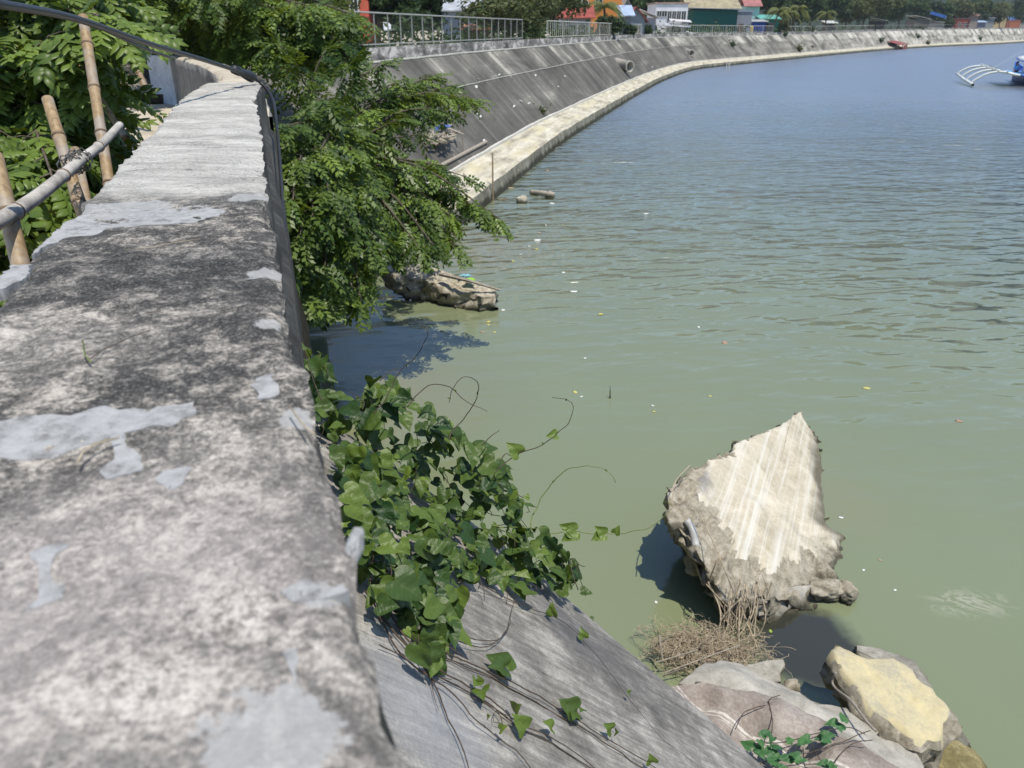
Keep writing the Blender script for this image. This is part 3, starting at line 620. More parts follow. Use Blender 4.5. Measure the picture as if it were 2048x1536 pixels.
# ================================================================== BROKEN SLABS
def slab(name, label, cat, outline, ctrl=(), thick=0.28, mats=('slab', 'rough'), L=0.06, rs=0.05, rt=0.008, lean=(0, 0), zs=None, K=16, KS=8, group=None, jag=0.03, rim=None):
    """outline: (px,py,z) around the upper face; solid with ragged sides"""
    o = [PZ(*q) for q in outline]; cp = [PZ(*q) for q in ctrl]; n = len(o); dd = []
    for i in range(n):
        a, b = o[i], o[(i+1) % n]; k = max(1, int((b-a).length/L))
        for j in range(k):
            q = a.lerp(b, j/k); q = q+Vector((fn(q, 5, 5), fn(q+Vector((7, 2, 1)), 5, 5), 0))*jag; dd.append(q)
    m = len(dd); c = sum(dd, Vector())/m
    P_ = np.array([(q.x, q.y) for q in o+cp]); Z_ = np.array([q.z for q in o+cp])
    PD_ = np.array([(q.x, q.y) for q in dd]); ZD_ = np.array([q.z for q in dd])
    A_ = np.vstack([P_, PD_]); B_ = np.concatenate([Z_, ZD_]); Wt = np.concatenate([np.full(len(P_), 1.0), np.full(m, 0.25)]); Wt[n:len(P_)] *= 6
    def hz(x, y):
        d = ((A_[:, 0]-x)**2+(A_[:, 1]-y)**2)**1.25+1e-5; w_ = Wt/d; return float((w_*B_).sum()/w_.sum())
    V = []; top = []
    for r in range(1, K+1):
        f = r/K
        for i in range(m):
            q = c.lerp(dd[i], f); z = hz(q.x, q.y) if r < K else dd[i].z
            if rim:
                od = Vector((dd[i].x-c.x, dd[i].y-c.y, 0)).normalized(); rw = rim[2]*max(0, min(1, (od.dot(Vector((rim[0], rim[1], 0)).normalized())+.1)*2.2))*(1+.5*fn(dd[i], 3)); over = max(0, (f-(1-rw))/max(rw, .01)) if rw > .02 else 0
                z -= over*rim[3]*(.8+.5*fn(q, 5)); z += min(1, over*3)*.07*fn(q+Vector((4, 2, 1)), 9, 5)
            z += rt*fn(q, 6, 5)-(0.012+0.02*fn(q, 11, 3)**2)*(1 if r == K else 0)
            V.append(Vector((q.x, q.y, z)))
    V.append(Vector((c.x, c.y, hz(c.x, c.y)))); ci = len(V)-1
    Fq = [((r)*m+i, (r)*m+(i+1) % m, (r-1)*m+(i+1) % m, (r-1)*m+i) for r in range(1, K) for i in range(m)]
    Fq += [(ci, i, (i+1) % m) for i in range(m)]
    MI = []
    for fc in Fq:
        r_ = min(fc)//m; i_ = fc[0] % m; mi_ = 0
        if rim and len(fc) == 4:
            od = Vector((dd[i_].x-c.x, dd[i_].y-c.y, 0)).normalized(); rw = rim[2]*max(0, min(1, (od.dot(Vector((rim[0], rim[1], 0)).normalized())+.1)*2.2))*(1+.5*fn(dd[i_], 3))
            if rw > .02 and (r_+1)/K > 1-rw+.02: mi_ = 1
        MI.append(mi_)
    root = empty(name, (c.x, c.y, 0), label, cat, group)
    mb = MB(); mb.add(V, Fq); mb.mi = MI; mb.build('upper_face', [M[mats[0]], M[mats[1]]], root, True)
    SV = []
    for k in range(KS+1):
        f = k/KS
        for i in range(m):
            e = V[(K-1)*m+i]; q = e.copy(); out = Vector((e.x-c.x, e.y-c.y, 0)).normalized()
            q.z -= thick*f; q += Vector((lean[0], lean[1], 0))*f*thick
            q += out*(0.35*thick*math.sin(f*math.pi)*(.3+.7*fn(e, 3)) - (0.25*thick*f*f))
            if k: q += Vector((fn(q, 8, 5), fn(q+Vector((5, 1, 3)), 8, 5), fn(q+Vector((2, 8, 3)), 8, 5)))*rs*2
            SV.append(q)
    SF = [(k*m+i, k*m+(i+1) % m, (k+1)*m+(i+1) % m, (k+1)*m+i) for k in range(KS) for i in range(m)]+[tuple(KS*m+i for i in range(m))[::-1]]
    mb = MB(); mb.add(SV, SF); mb.build('broken_side', M[mats[1]], root, True)
    return root, dd

big, _ = slab('tilted_slab', 'large pale concrete slab tipped up out of the water, face striped with white run marks', 'concrete slab',
     [(1600, 822, .25), (1618, 850, .12), (1640, 905, .03), (1646, 970, 0.0), (1650, 1045, 0.02), (1675, 1062, .03), (1688, 1068, .04), (1698, 1092, .09), (1700, 1118, .12), (1680, 1140, .18), (1655, 1156, .24),
      (1620, 1168, .30), (1570, 1165, .42), (1530, 1160, .52), (1480, 1163, .62), (1440, 1150, .72), (1430, 1115, .80), (1400, 1075, .95), (1375, 1030, 1.05), (1345, 1000, 1.13), (1338, 960, 1.12), (1350, 935, 1.08), (1378, 915, 1.0),
      (1420, 903, .92), (1500, 873, .62), (1560, 850, .40)],
     ctrl=[(1560, 1050, .30), (1620, 1070, .12), (1500, 1000, .66), (1600, 950, .2)], thick=0.42, rs=0.06, lean=(.3, .25), jag=.028, K=26, L=.045, rim=(-.65, -.75, .27, .24))
# rubble clinging under it, each lump its own stone
def rock(name, label, cat, c, size, mat='rough', seed=0, group=None, sub=3, rot=0, amp=.35):
    bm = bmesh.new(); bmesh.ops.create_icosphere(bm, subdivisions=sub, radius=1)
    for v in bm.verts:
        d = v.co.copy(); s_ = Vector((seed*3.1, seed*1.7, 0))
        v.co = d*(1+amp*fn(d*1.2+s_, 1, 4)+.12*fn(d*5+s_, 1, 3)); b = max(abs(d.x), abs(d.y), abs(d.z)); v.co *= (0.62+0.38/b*.9)
        v.co = Vector((v.co.x*size[0], v.co.y*size[1], v.co.z*size[2]))
    bmesh.ops.rotate(bm, verts=bm.verts, cent=(0, 0, 0), matrix=Matrix.Rotation(rot, 3, 'Z'))
    me = bpy.data.meshes.new(name); bm.to_mesh(me); bm.free(); me.polygons.foreach_set('use_smooth', [True]*len(me.polygons))
    o = link(name, me, M[mat]); o.location = c; return tag(o, label, cat, group)
slab('broken_slab', 'small beige slab fragment in the water right under the big tilted slab', 'concrete slab',
     [(1470, 1165, .22), (1530, 1172, .25), (1600, 1172, .22), (1625, 1165, .18), (1600, 1200, .12), (1560, 1228, .06), (1520, 1228, .10), (1480, 1215, .14)], thick=.2, mats=('grey', 'rough'), rs=.04, K=8)
for i, (x, y, sx, sy, sz, lb) in enumerate(((1650, 1180, .17, .12, .10, 'rough lump of rubble just below the right end of the tilted slab'), (1695, 1185, .12, .10, .09, 'rounded crusty rubble lump furthest right beside the tilted slab'),
        (1365, 1045, .16, .18, .16, 'knobbly lump bulging from the left corner of the tilted slab'), (1410, 1120, .20, .15, .14, 'pale chunk hanging under the lower left of the tilted slab'), (1445, 1155, .13, .10, .10, 'small beige stone wedged beneath the tilted slab beside the roots'))):
    rock('rubble_chunk', lb, 'rubble', PZ(x, y, (.10, .08, .80, .42, .28)[i]), (sx, sy, sz), 'rough', i+1, sub=4, rot=i)
mb = MB(); mb.tube(catmull([PZ(1372, 1040, .93), PZ(1385, 1060, .86), PZ(1392, 1095, .78)], .03), .04, 12); tag(mb.build('plastic_pipe', P('white_plastic', (.42, .42, .40), rough=.4), smooth=True), 'short length of white pipe sticking out of the left side of the tilted slab', 'pipe')
slab('yellow_slab', 'thick yellow stained slab lying tilted at the lower right beside the water', 'concrete slab',
     [(1655, 1298, .62), (1672, 1290, .62), (1712, 1306, .58), (1755, 1310, .55), (1805, 1330, .50), (1850, 1370, .47), (1890, 1402, .45), (1897, 1440, .45), (1893, 1470, .46), (1862, 1484, .48), (1850, 1494, .48), (1832, 1490, .5),
      (1800, 1462, .58), (1755, 1440, .60), (1720, 1405, .62), (1690, 1365, .63), (1664, 1330, .64)], thick=.36, mats=('yellow', 'rough'), rs=.045, rt=.04, lean=(.25, .15), jag=.05, rim=(-.6, -.6, .16, .1))
slab('grey_slab', 'flat grey slab partly hidden behind the yellow stained slab', 'concrete slab',
     [(1712, 1292, .10), (1760, 1296, .10), (1830, 1320, .09), (1850, 1350, .08), (1868, 1390, .07), (1905, 1435, .06), (1942, 1484, .05), (1935, 1492, .05), (1885, 1462, .06), (1800, 1420, .08), (1740, 1360, .1)], thick=.14, mats=('grey', 'rough'), rs=.02, K=8)
slab('algae_slab', 'brown algae covered slab awash at the bottom right corner', 'concrete slab',
     [(1835, 1492, .06), (1900, 1465, .06), (1950, 1500, .05), (2000, 1560, .04), (1990, 1680, .04), (1880, 1700, .05), (1830, 1560, .06)], thick=.14, mats=('wet', 'wet'), rs=.02, K=8)
slab('fallen_slab', 'broad brown fallen slab crossed by a white painted line at the bottom right', 'concrete slab',
     [(1340, 1368, .95), (1400, 1360, .92), (1460, 1378, .88), (1540, 1388, .84), (1600, 1412, .84), (1660, 1445, .84), (1680, 1470, .84), (1720, 1480, .80), (1760, 1500, .78), (1815, 1540, .76), (1880, 1640, .72), (1700, 1720, .8), (1480, 1640, 1.0), (1390, 1500, 1.05)],
     ctrl=[(1400, 1420, .78), (1500, 1480, .74), (1600, 1540, .72), (1440, 1378, .94), (1560, 1420, .92), (1680, 1500, .88)], thick=.3, mats=('pink', 'rough'), rs=.03, rt=.03, K=14)
slab('domed_slab', 'smooth light grey rounded slab between the dry root tangle and the fallen slab', 'concrete slab',
     [(1362, 1362, .72), (1385, 1342, .70), (1410, 1326, .66), (1440, 1320, .62), (1480, 1326, .58), (1525, 1350, .55), (1560, 1368, .53), (1600, 1385, .52), (1640, 1408, .50), (1700, 1415, .48), (1730, 1432, .46), (1780, 1470, .44), (1830, 1498, .42), (1850, 1530, .42), (1830, 1560, .55), (1700, 1500, .66), (1560, 1425, .72), (1450, 1388, .76)],
     ctrl=[(1450, 1350, .76), (1600, 1410, .68)], thick=.35, mats=('grey', 'rough'), rs=.03, K=10)
slab('corner_slab', 'small thin grey slab corner pointing right out of the water behind the rounded slab', 'concrete slab',
     [(1478, 1330, .12), (1520, 1322, .13), (1566, 1314, .14), (1570, 1326, .14), (1560, 1345, .12), (1562, 1362, .10), (1535, 1362, .10), (1500, 1352, .10)], thick=.12, mats=('grey', 'rough'), rs=.015, K=6, jag=.015)
rock('rubble_chunk', 'small rounded lump at the water edge between rounded slab and yellow slab', 'rubble', PZ(1582, 1376, .12), (.08, .07, .08), 'rough', 9, sub=3)
mb = MB(); mb.tube(catmull([PZ(1672, 1345, .62), PZ(1664, 1362, .5), PZ(1672, 1378, .5), PZ(1700, 1400, .62), PZ(1735, 1445, .72), PZ(1752, 1462, .74)], .04), .011, 8)
tag(mb.build('reinforcing_bar', P('rusty_grey_steel', (.3, .27, .23), rough=.7), smooth=True), 'bent grey steel bar under the left edge of the yellow slab', 'steel bar')
# far rubble tongue under the tree
slab('rubble_tongue', 'long crusty strip of broken slab reaching into the water under the overhanging tree', 'rubble',
     [(770, 505, .9), (800, 512, .85), (850, 528, .75), (905, 548, .6), (950, 562, .5), (992, 576, .42), (990, 592, .32), (960, 592, .34), (900, 578, .42), (850, 560, .5), (800, 548, .6), (760, 530, .7)], thick=.55, mats=('rough', 'rough'), rs=.07, rt=.08, L=.10, jag=.07, K=6)
for i, (x, y, z, s_, c_, lb) in enumerate(((930, 551, .62, .075, (.25, .50, .58), 'crumpled pale blue plastic bag on the rubble strip under the tree'), (938, 560, .60, .085, (.30, .60, .05), 'bright lime green plastic scrap on the rubble strip under the tree'))):
    rock('plastic_scrap', lb, 'plastic litter', PZ(x, y, z), (s_*1.5, s_, s_*.4), 'root', 20+i, amp=.9)
    COL.objects[-1].data.materials[0] = P('plastic_%d' % i, c_, rough=.4, var=.1)
mb = MB(); mb.tube([PZ(880, 548, .7), PZ(940, 562, .68), PZ(1000, 580, .40)], [.05, .04, .025], 6); tag(mb.build('driftwood_stick', M['wood']), 'thin stick lying along the top of the rubble strip under the tree', 'stick')
# ================================================================== BAMBOO, CABLE
def bamboo(name, label, pts, r0, r1, mat='bamboo', node=0.28, cat='bamboo pole', group=None):
    """culm with swollen nodes"""
    c = catmull(pts, 0.03); L_ = 0; rr = []; prev = c[0]; nodes = []; nxt = node*.6
    for q in c:
        L_ += (q-prev).length; prev = q; t = L_/max(.01, sum((c[i+1]-c[i]).length for i in range(len(c)-1)))
        r = r0+(r1-r0)*t
        if L_ > nxt: nodes.append(q.copy()); nxt += node*(0.9+0.3*random.random()); r *= 1.16
        rr.append(r)
    root = empty(name, c[0], label, cat, group); mb = MB(); mb.tube(c, rr, 14); mb.m = 1
    for q in nodes:
        i = min(range(len(c)), key=lambda k: (c[k]-q).length); t = (c[min(i+1, len(c)-1)]-c[max(0, i-1)]).normalized()
        mb.tube([q-t*.006, q, q+t*.006], [rr[i]*1.0, rr[i]*1.08, rr[i]*1.0], 14)
    mb.build('culm', [M[mat], M['nodering']], root, True)
    return root
M['nodering'] = simple('bamboo_node', (0.16, 0.11, 0.07), 0.7, .3, 30)
G = 'bamboo poles standing left of the wall'
def ext(p0, p1, k):
    k = (p1.z-3.92)/(p0.z-p1.z); return [p0, p0.lerp(p1, .5), p1, p1+(p1-p0)*k]      # down to the ground behind the wall
bamboo('bamboo_pole', 'tallest upright tan bamboo pole left of the wall', ext(PD(166, 34, 3.9), PD(216, 352, 3.6), .5), .024, .026, group=G)
bamboo('bamboo_pole', 'bamboo pole with a sawn top leaning below the tall pole, tied to the rail', ext(PD(95, 198, 3.0), PD(158, 405, 2.85), .6), .021, .023, group=G)
bamboo('bamboo_pole', 'nearest thick brown bamboo pole at the left photo edge under the rail', ext(PD(-12, 312, 2.2), PD(45, 545, 2.1), .7), .024, .025, group=G)
bamboo('bamboo_pole', 'short dark bamboo stub right behind the tied pole', ext(PD(150, 300, 3.25), PD(172, 400, 3.1), .6), .02, .021, group=G)
bamboo('bamboo_rail', 'curved grey bamboo rail tied across the upright poles', [PD(-90, 480, 1.9), PD(0, 440, 2.05), PD(62, 402, 2.3), PD(110, 365, 2.5), PD(160, 322, 2.75), PD(205, 287, 3.05), PD(240, 250, 3.35)], .022, .016, 'greybamboo', .45, 'bamboo rail')
bamboo('bamboo_stick', 'slim brown bamboo stick leaning left behind the tall pole', [PD(160, 132, 4.5), PD(195, 190, 4.5), PD(250, 275, 4.5)], .018, .018, cat='bamboo stick')
bamboo('bamboo_stick', 'slim pale bamboo stick leaning in front of the blue wall', [PD(216, -10, 12), PD(247, 75, 12), PD(291, 177, 12)], .05, .05, cat='bamboo stick')
mb = MB(); mb.tube([PD(232, 10, 15), PD(235, 105, 15.5)], .22, 8); mb.build('post', P('brown_post', (.22, .13, .09)), None, True); tag(COL.objects[-1], 'brown timber post behind the leaves left of the blue wall', 'post'); COL.objects[-1].name = 'timber_post'
# wire tie
for (x, y, zc, s) in ((158, 322, 2.78, .035), (140, 330, 2.7, .03)):
    mb = MB(); c = PD(x, y, zc); pts = []
    for k in range(60): pts.append(c+Vector((math.cos(k*.55)*s, math.sin(k*.9)*.03, math.sin(k*.55)*s+.01*math.sin(k*2.1))))
    mb.tube(pts, .0022, 4); tag(mb.build('wire_tie', M['wire']), 'twisted wire tie around rail and pole' + (' at the left' if x == 140 else ' at the crossing'), 'wire tie')
# black hose / cable
cb = [PD(-80, -10, 1.75), PD(0, 8, 1.9), PD(150, 37, 2.5), PD(300, 88, 3.3), PD(420, 124, 4.2), PD(500, 152, 5.0), PD(528, 172, 5.1), PD(545, 200, 5.0), PD(552, 240, 4.7), PD(560, 330, 4.2), PD(566, 430, 3.6), PD(572, 540, 3.2), PD(582, 620, 3.4)]
c = catmull(cb, .04); mb = MB(); mb.tube(c, [.0115 if i < len(c)*.62 else .0095 for i in range(len(c))], 10)
cab = empty('black_cable', c[0], 'thick black cable hanging in from the upper left and over the wall end', 'cable'); mb.build('line', M['black'], cab, True)
mb = MB(); a = PD(466, 138, 4.75); b = PD(505, 155, 5.02); mb.tube([a.lerp(b, t) for t in (0, .05, .3, .35, .5, .8, .95, 1)], [.012, .028, .028, .022, .026, .034, .034, .012], 12); mb.build('coupling', M['black'], cab, True)
c = catmull([PD(210, 60, 2.9), PD(280, 93, 3.3), PD(340, 115, 3.8)], .04); mb = MB(); mb.tube(c, .007, 8); mb.build('second_line', M['black'], cab, True)

# ================================================================== VINES
def heart(nu=9, nv=3):
    """unit heart leaf, stalk end at origin, tip at y=1; returns verts (x,y), faces"""
    prof = [(-.16, .24), (-.10, .40), (0.02, .49), (.16, .52), (.32, .47), (.50, .36), (.68, .235), (.84, .115), (1.0, .004)]
    V = []; cp_ = catmull([(a, b, 0) for a, b in prof], .045); prof = [(q.x, q.y) for q in cp_]; prof[-1] = (1.0, .004); nv = 4
    for i, (y, w_) in enumerate(prof):
        for j in range(-nv, nv+1):
            f = j/nv; yy = y+ max(0, .16-1.1*(y+.16))*(1-abs(f))**1.2
            V.append((f*w_, yy))
    W = 2*nv+1
    Fq = [(i*W+j, i*W+j+1, (i+1)*W+j+1, (i+1)*W+j) for i in range(len(prof)-1) for j in range(W-1)]
    return np.array(V), np.array(Fq)
HV, HF = heart()
class Leaves:
    def __init__(s): s.V = []; s.F = []; s.T = []; s.U = []; s.n = 0
    def leaf(s, base, tipdir, normal, size, tint, fold=.25, curl=.3, wide=1.0):
        t = np.array(tipdir.normalized()); n_ = normal-tipdir*(normal.dot(tipdir)/tipdir.length_squared); n_ = np.array(n_.normalized()); b_ = np.cross(t, n_)
        x = HV[:, 0]*wide; y = HV[:, 1]
        wob = .04*np.sin(x*9+y*7+tint*40)
        z = fold*np.abs(x)-curl*y*y+wob+ .006*np.sin(y*22)*(1-np.abs(x))
        P_ = np.array(base)[None]+size*(x[:, None]*b_+y[:, None]*t+z[:, None]*n_)
        s.V.append(P_); s.F.append(HF+s.n); s.n += len(HV); s.T.append(np.full(len(HV), tint)); s.U.append(HV)
    def build(s, name, mat, parent):
        return mesh_np(name, np.vstack(s.V), np.vstack(s.F), np.concatenate(s.T), mat, parent, np.vstack(s.U), True)
def inpoly(x, y, poly):
    c = False; n = len(poly)
    for i in range(n):
        x1, y1 = poly[i]; x2, y2 = poly[(i+1) % n]
        if (y1 > y) != (y2 > y) and x < (x2-x1)*(y-y1)/(y2-y1)+x1: c = not c
    return c
vine = empty('climbing_vine', UV(1.8, .4), 'dense green heart-leaved vine spilling over the broken slope edge beside the wall', 'vine')
LV = Leaves(); ST = MB()
VP = [(596, 690), (640, 700), (655, 770), (720, 800), (740, 755), (790, 762), (830, 800), (880, 830), (945, 880), (1000, 925), (1050, 985), (1062, 1010), (1090, 1060), (1140, 1100), (1178, 1180), (1150, 1195), (1100, 1160), (1060, 1195), (1000, 1160), (930, 1150), (900, 1200), (905, 1260), (860, 1330), (820, 1270), (780, 1230), (745, 1200), (700, 1060), (660, 930), (620, 800)]
def sdist(px, py):
    """distance along the pixel ray of the surface the vine lies on"""
    r = ray(px, py); n_ = r.dot(VD); t = (DTOP-V0*SLT)/(-r.z-SLT*n_)
    lim = 2.75+0.25*max(0, (px-700)/450)
    return min(t, lim) if t > 0 else lim
random.seed(21)
cnt = 0
while cnt < 600:
    px = random.uniform(590, 1185); py = random.uniform(680, 1340)
    if not inpoly(px, py, VP): continue
    t = sdist(px, py); lay = random.random()
    t -= (0.02+0.33*lay*(1 if py < 1120 else .5)); q = Vector((0, 0, H))+ray(px, py)*t
    if q.z > H-.62 and q.dot(VD) < .10: continue
    # leaves face up and outward to the light, tips hang down the slope
    nrm_ = Vector((random.gauss(.10, .38), random.gauss(-.35, .35), 1)).normalized()
    tip = Vector((random.gauss(.45, .8), random.gauss(-.25, .7), random.gauss(-.45, .35)))
    sz = random.choice((.022, .03, .038, .045, .05, .058, .066, .078))*random.uniform(.85, 1.1)
    tint = min(1, max(0, random.gauss(.32, .18)+(.35 if random.random() < .12 else 0)))
    LV.leaf(q, tip, nrm_, sz, tint, random.uniform(.05, .4), random.uniform(.0, .5), random.uniform(.85, 1.05))
    if cnt % 3 == 0:
        a = q+Vector((random.gauss(0, .03), random.gauss(0, .03), -random.uniform(.03, .09))); ST.tube(catmull([q, q.lerp(a, .5)+Vector((.01, 0, -.01)), a], .02), .0013, 4)
    cnt += 1
# big sunlit leaves seen whole in the photo (px, py of stalk end, tip px, size m, tint)
for (bx, by, tx, ty, s_, ti, dt) in ((716, 895, 700, 985, .095, .72, .42), (760, 912, 820, 960, .09, .70, .40), (690, 985, 760, 1000, .095, .68, .42), (700, 1010, 790, 1090, .075, .74, .42), (800, 1085, 840, 1120, .06, .76, .40),
        (850, 1080, 885, 1150, .11, .30, .30), (990, 930, 1058, 1000, .105, .22, .25), (1010, 990, 1000, 1050, .085, .45, .22), (1030, 1010, 1070, 1060, .085, .25, .2), (1120, 1160, 1090, 1110, .1, .2, .15),
        (960, 1020, 900, 1040, .10, .35, .3), (1045, 1090, 985, 1130, .11, .32, .22), (790, 1160, 850, 1190, .12, .22, .3), (620, 700, 612, 740, .045, .62, .3), (760, 840, 680, 860, .10, .4, .35), (850, 860, 900, 830, .09, .2, .2), (915, 930, 975, 950, .1, .18, .2),
        (1186, 1240, 1150, 1236, .045, .25, 0),
        (905, 1215, 900, 1290, .09, .2, .1), (860, 1215, 830, 1275, .09, .5, .12), (840, 1260, 855, 1320, .07, .42, .08), (890, 1270, 880, 1330, .06, .3, .06)):
    t = sdist(bx, by)-dt; t2 = sdist(tx, ty)-dt; b = Vector((0, 0, H))+ray(bx, by)*t
    dr = (ray(tx, ty)*t-ray(bx, by)*t); dr.normalize(); dr.z -= .15
    LV.leaf(b, dr, Vector((random.gauss(.15, .15), random.gauss(-.45, .15), 1)), s_*.68, ti, .22, .25)
def stem_px(px, r=.0022, h=.012, mat='stem', slope=True, zc=None):
    if slope: pts = [PS(x, y, h) for x, y in px]
    else: pts = [PD(x, y, zc) for x, y in px]
    c = catmull(pts, .02); return c
runners = [
 [(740, 1110), (800, 1220), (864, 1292), (934, 1323), (1004, 1355), (1086, 1398), (1149, 1437), (1219, 1480), (1297, 1527), (1340, 1560)],
 [(735, 1150), (800, 1260), (875, 1339), (934, 1370), (977, 1398), (1024, 1437), (1102, 1476), (1188, 1534), (1230, 1570)],
 [(730, 1180), (790, 1290), (828, 1331), (914, 1394), (953, 1444), (992, 1476), (1031, 1499), (1063, 1540)],
 [(760, 1230), (830, 1310), (875, 1378), (899, 1437), (922, 1480), (938, 1545)],
 [(960, 1170), (1063, 1218), (1121, 1241), (1168, 1284), (1219, 1347), (1266, 1405), (1321, 1472), (1383, 1526)],
 [(745, 1090), (790, 1180), (822, 1260), (850, 1330), (880, 1420)], [(725, 1120), (800, 1150), (900, 1160), (1000, 1165)], [(740, 1060), (770, 1140), (800, 1200), (850, 1260)],
 [(728, 1134), (790, 1136), (880, 1150), (960, 1185), (1050, 1210)], [(756, 1290), (800, 1310), (850, 1345), (900, 1360)], [(905, 1262), (960, 1280), (1000, 1278), (1022, 1240), (1030, 1180)], [(905, 1280), (950, 1292), (985, 1290), (1010, 1265), (1020, 1240)],
 [(945, 1395), (990, 1420), (1005, 1450), (985, 1445), (990, 1425), (1015, 1435)]]
for i, px in enumerate(runners):
    c = catmull([PS(x, y, .014+.01*random.random()) for x, y in px], .02); r = .0026 if i < 4 else .0016
    s1_ = MB(); s1_.tube([q+Vector((fn(q, 9), fn(q+Vector((1, 2, 3)), 9), 0))*.008 for q in c], [r*(1-.55*k/len(c)) for k in range(len(c))], 6); s1_.build('runner', M['stem'], vine, True)
# paired stems lying beside
for px in (runners[0], runners[1]):
    c = catmull([PS(x-6, y+7, .01) for x, y in px[2:]], .02); s1_ = MB(); s1_.tube([q+Vector((fn(q, 5), fn(q+Vector((1, 2, 3)), 5), 0))*.015 for q in c], .0018, 5); s1_.build('runner', M['stem'], vine, True)
tend = [
 ([(747, 825), (771, 798), (799, 746), (826, 716), (850, 688), (856, 671), (850, 654), (828, 641)], 2.35), ([(816, 815), (840, 787), (870, 769), (898, 774), (922, 794), (952, 810), (976, 819)], 2.4),
 ([(900, 880), (910, 856), (935, 828), (952, 794), (956, 769), (942, 754), (922, 757), (905, 774), (898, 808)], 2.45), ([(990, 945), (1007, 929), (1038, 907), (1079, 893), (1113, 869), (1140, 839), (1147, 815), (1134, 798), (1103, 794)], 2.5),
 ([(1060, 1060), (1069, 1027), (1086, 989), (1120, 951), (1154, 933), (1195, 934), (1222, 948), (1234, 965)], 2.6), ([(1060, 1085), (1082, 1074), (1140, 1063), (1212, 1068), (1277, 1061), (1310, 1048), (1345, 1015), (1325, 1000)], 2.8),
 ([(980, 1050), (1030, 1053), (1097, 1058)], 2.6), ([(965, 890), (985, 870), (1000, 862)], 2.5), ([(1000, 925), (1015, 905), (1022, 912)], 2.5), ([(760, 760), (775, 745), (795, 738)], 2.4), ([(725, 820), (724, 800), (700, 780)], 2.35),
 ([(1155, 1180), (1140, 1130), (1150, 1118), (1162, 1150)], 2.8), ([(1145, 1120), (1165, 1165), (1172, 1195)], 2.85), ([(645, 800), (625, 760), (612, 700)], 2.2)]
for i, (px, zc) in enumerate(tend):
    c = catmull([PD(x, y, zc+.05*math.sin(k*.8)) for k, (x, y) in enumerate(px)], .015)
    mb_ = MB(); r0 = .0021; c = [q+Vector((fn(q, 14), fn(q+Vector((1, 2, 3)), 14), fn(q+Vector((5, 2, 3)), 14)))*.008 for q in c]
    mb_.tube(c, [r0*(1-.62*k/len(c)) for k in range(len(c))], 6); mb_.build('tendril', M['stem'] if i not in (4, 5, 6) else M['greenstem'], vine, True)
    for k in range(0, len(c), 12):
        if i < 5 and k > 6:
            q = c[k]; LV.leaf(q, Vector((random.gauss(0, 1), .3, random.gauss(.3, 1))), Vector((0, -1, .6)), .011, random.uniform(.3, .8), .5, .2, .5)
ST.build('petioles', M['stem'], vine, True)['kind'] = 'stuff'
# leaves standing on the runners: (stalk px, tip px, size, tint)
for (bx, by, tx, ty, s_, ti) in ((1148, 1062, 1100, 1040, .058, .8), (1150, 1063, 1124, 1082, .06, .8), (1206, 1067, 1184, 1080, .05, .8), (1208, 1067, 1188, 1050, .045, .8), (1230, 1066, 1242, 1048, .034, .8), (1113, 869, 1088, 872, .036, .8), (1038, 907, 1012, 884, .055, .75)):
    zc_ = 2.55 if by < 1000 else 2.8; b = PD(bx, by, zc_); e = PD(tx, ty, zc_-.02); LV.leaf(b, e-b, Vector((0, -.8, .6)), s_, ti, .3, .3)
for (bx, by, tx, ty, s_, ti) in ((1011, 1348, 940, 1312, .085, .28), (1010, 1345, 950, 1290, .09, .30), (1011, 1345, 1030, 1300, .07, .4), (1148, 1432, 1092, 1378, .085, .35), (1155, 1430, 1112, 1385, .085, .45), (1160, 1425, 1174, 1430, .05, .45), (1150, 1440, 1138, 1460, .045, .45),
        (1030, 1437, 1025, 1420, .075, .7), (1050, 1470, 1020, 1420, .07, .68), (1105, 1468, 1085, 1432, .055, .75), (1222, 1470, 1200, 1443, .055, .6), (1230, 1475, 1238, 1470, .03, .6), (1303, 1535, 1298, 1512, .05, .75), (958, 1375, 935, 1382, .05, .7), (960, 1378, 955, 1345, .03, .6), (962, 1390, 970, 1430, .06, .6),
        (1168, 1284, 1150, 1238, .05, .6), (1105, 1240, 1098, 1205, .06, .55), (1258, 1396, 1252, 1372, .03, .7), (1000, 1472, 1020, 1455, .03, .75), (975, 1448, 985, 1432, .02, .7)):
    b = PS(bx, by, .02); e = PS(tx, ty, .075); nv_ = (Vector((0, 0, H))-b).normalized()*.8+Vector((random.gauss(0, .2), random.gauss(0, .2), .45)); LV.leaf(b+Vector((0, 0, .02)), e-b, nv_, s_*.74, ti, .22, .35)
lv = LV.build('leaves', M['vine'], vine)
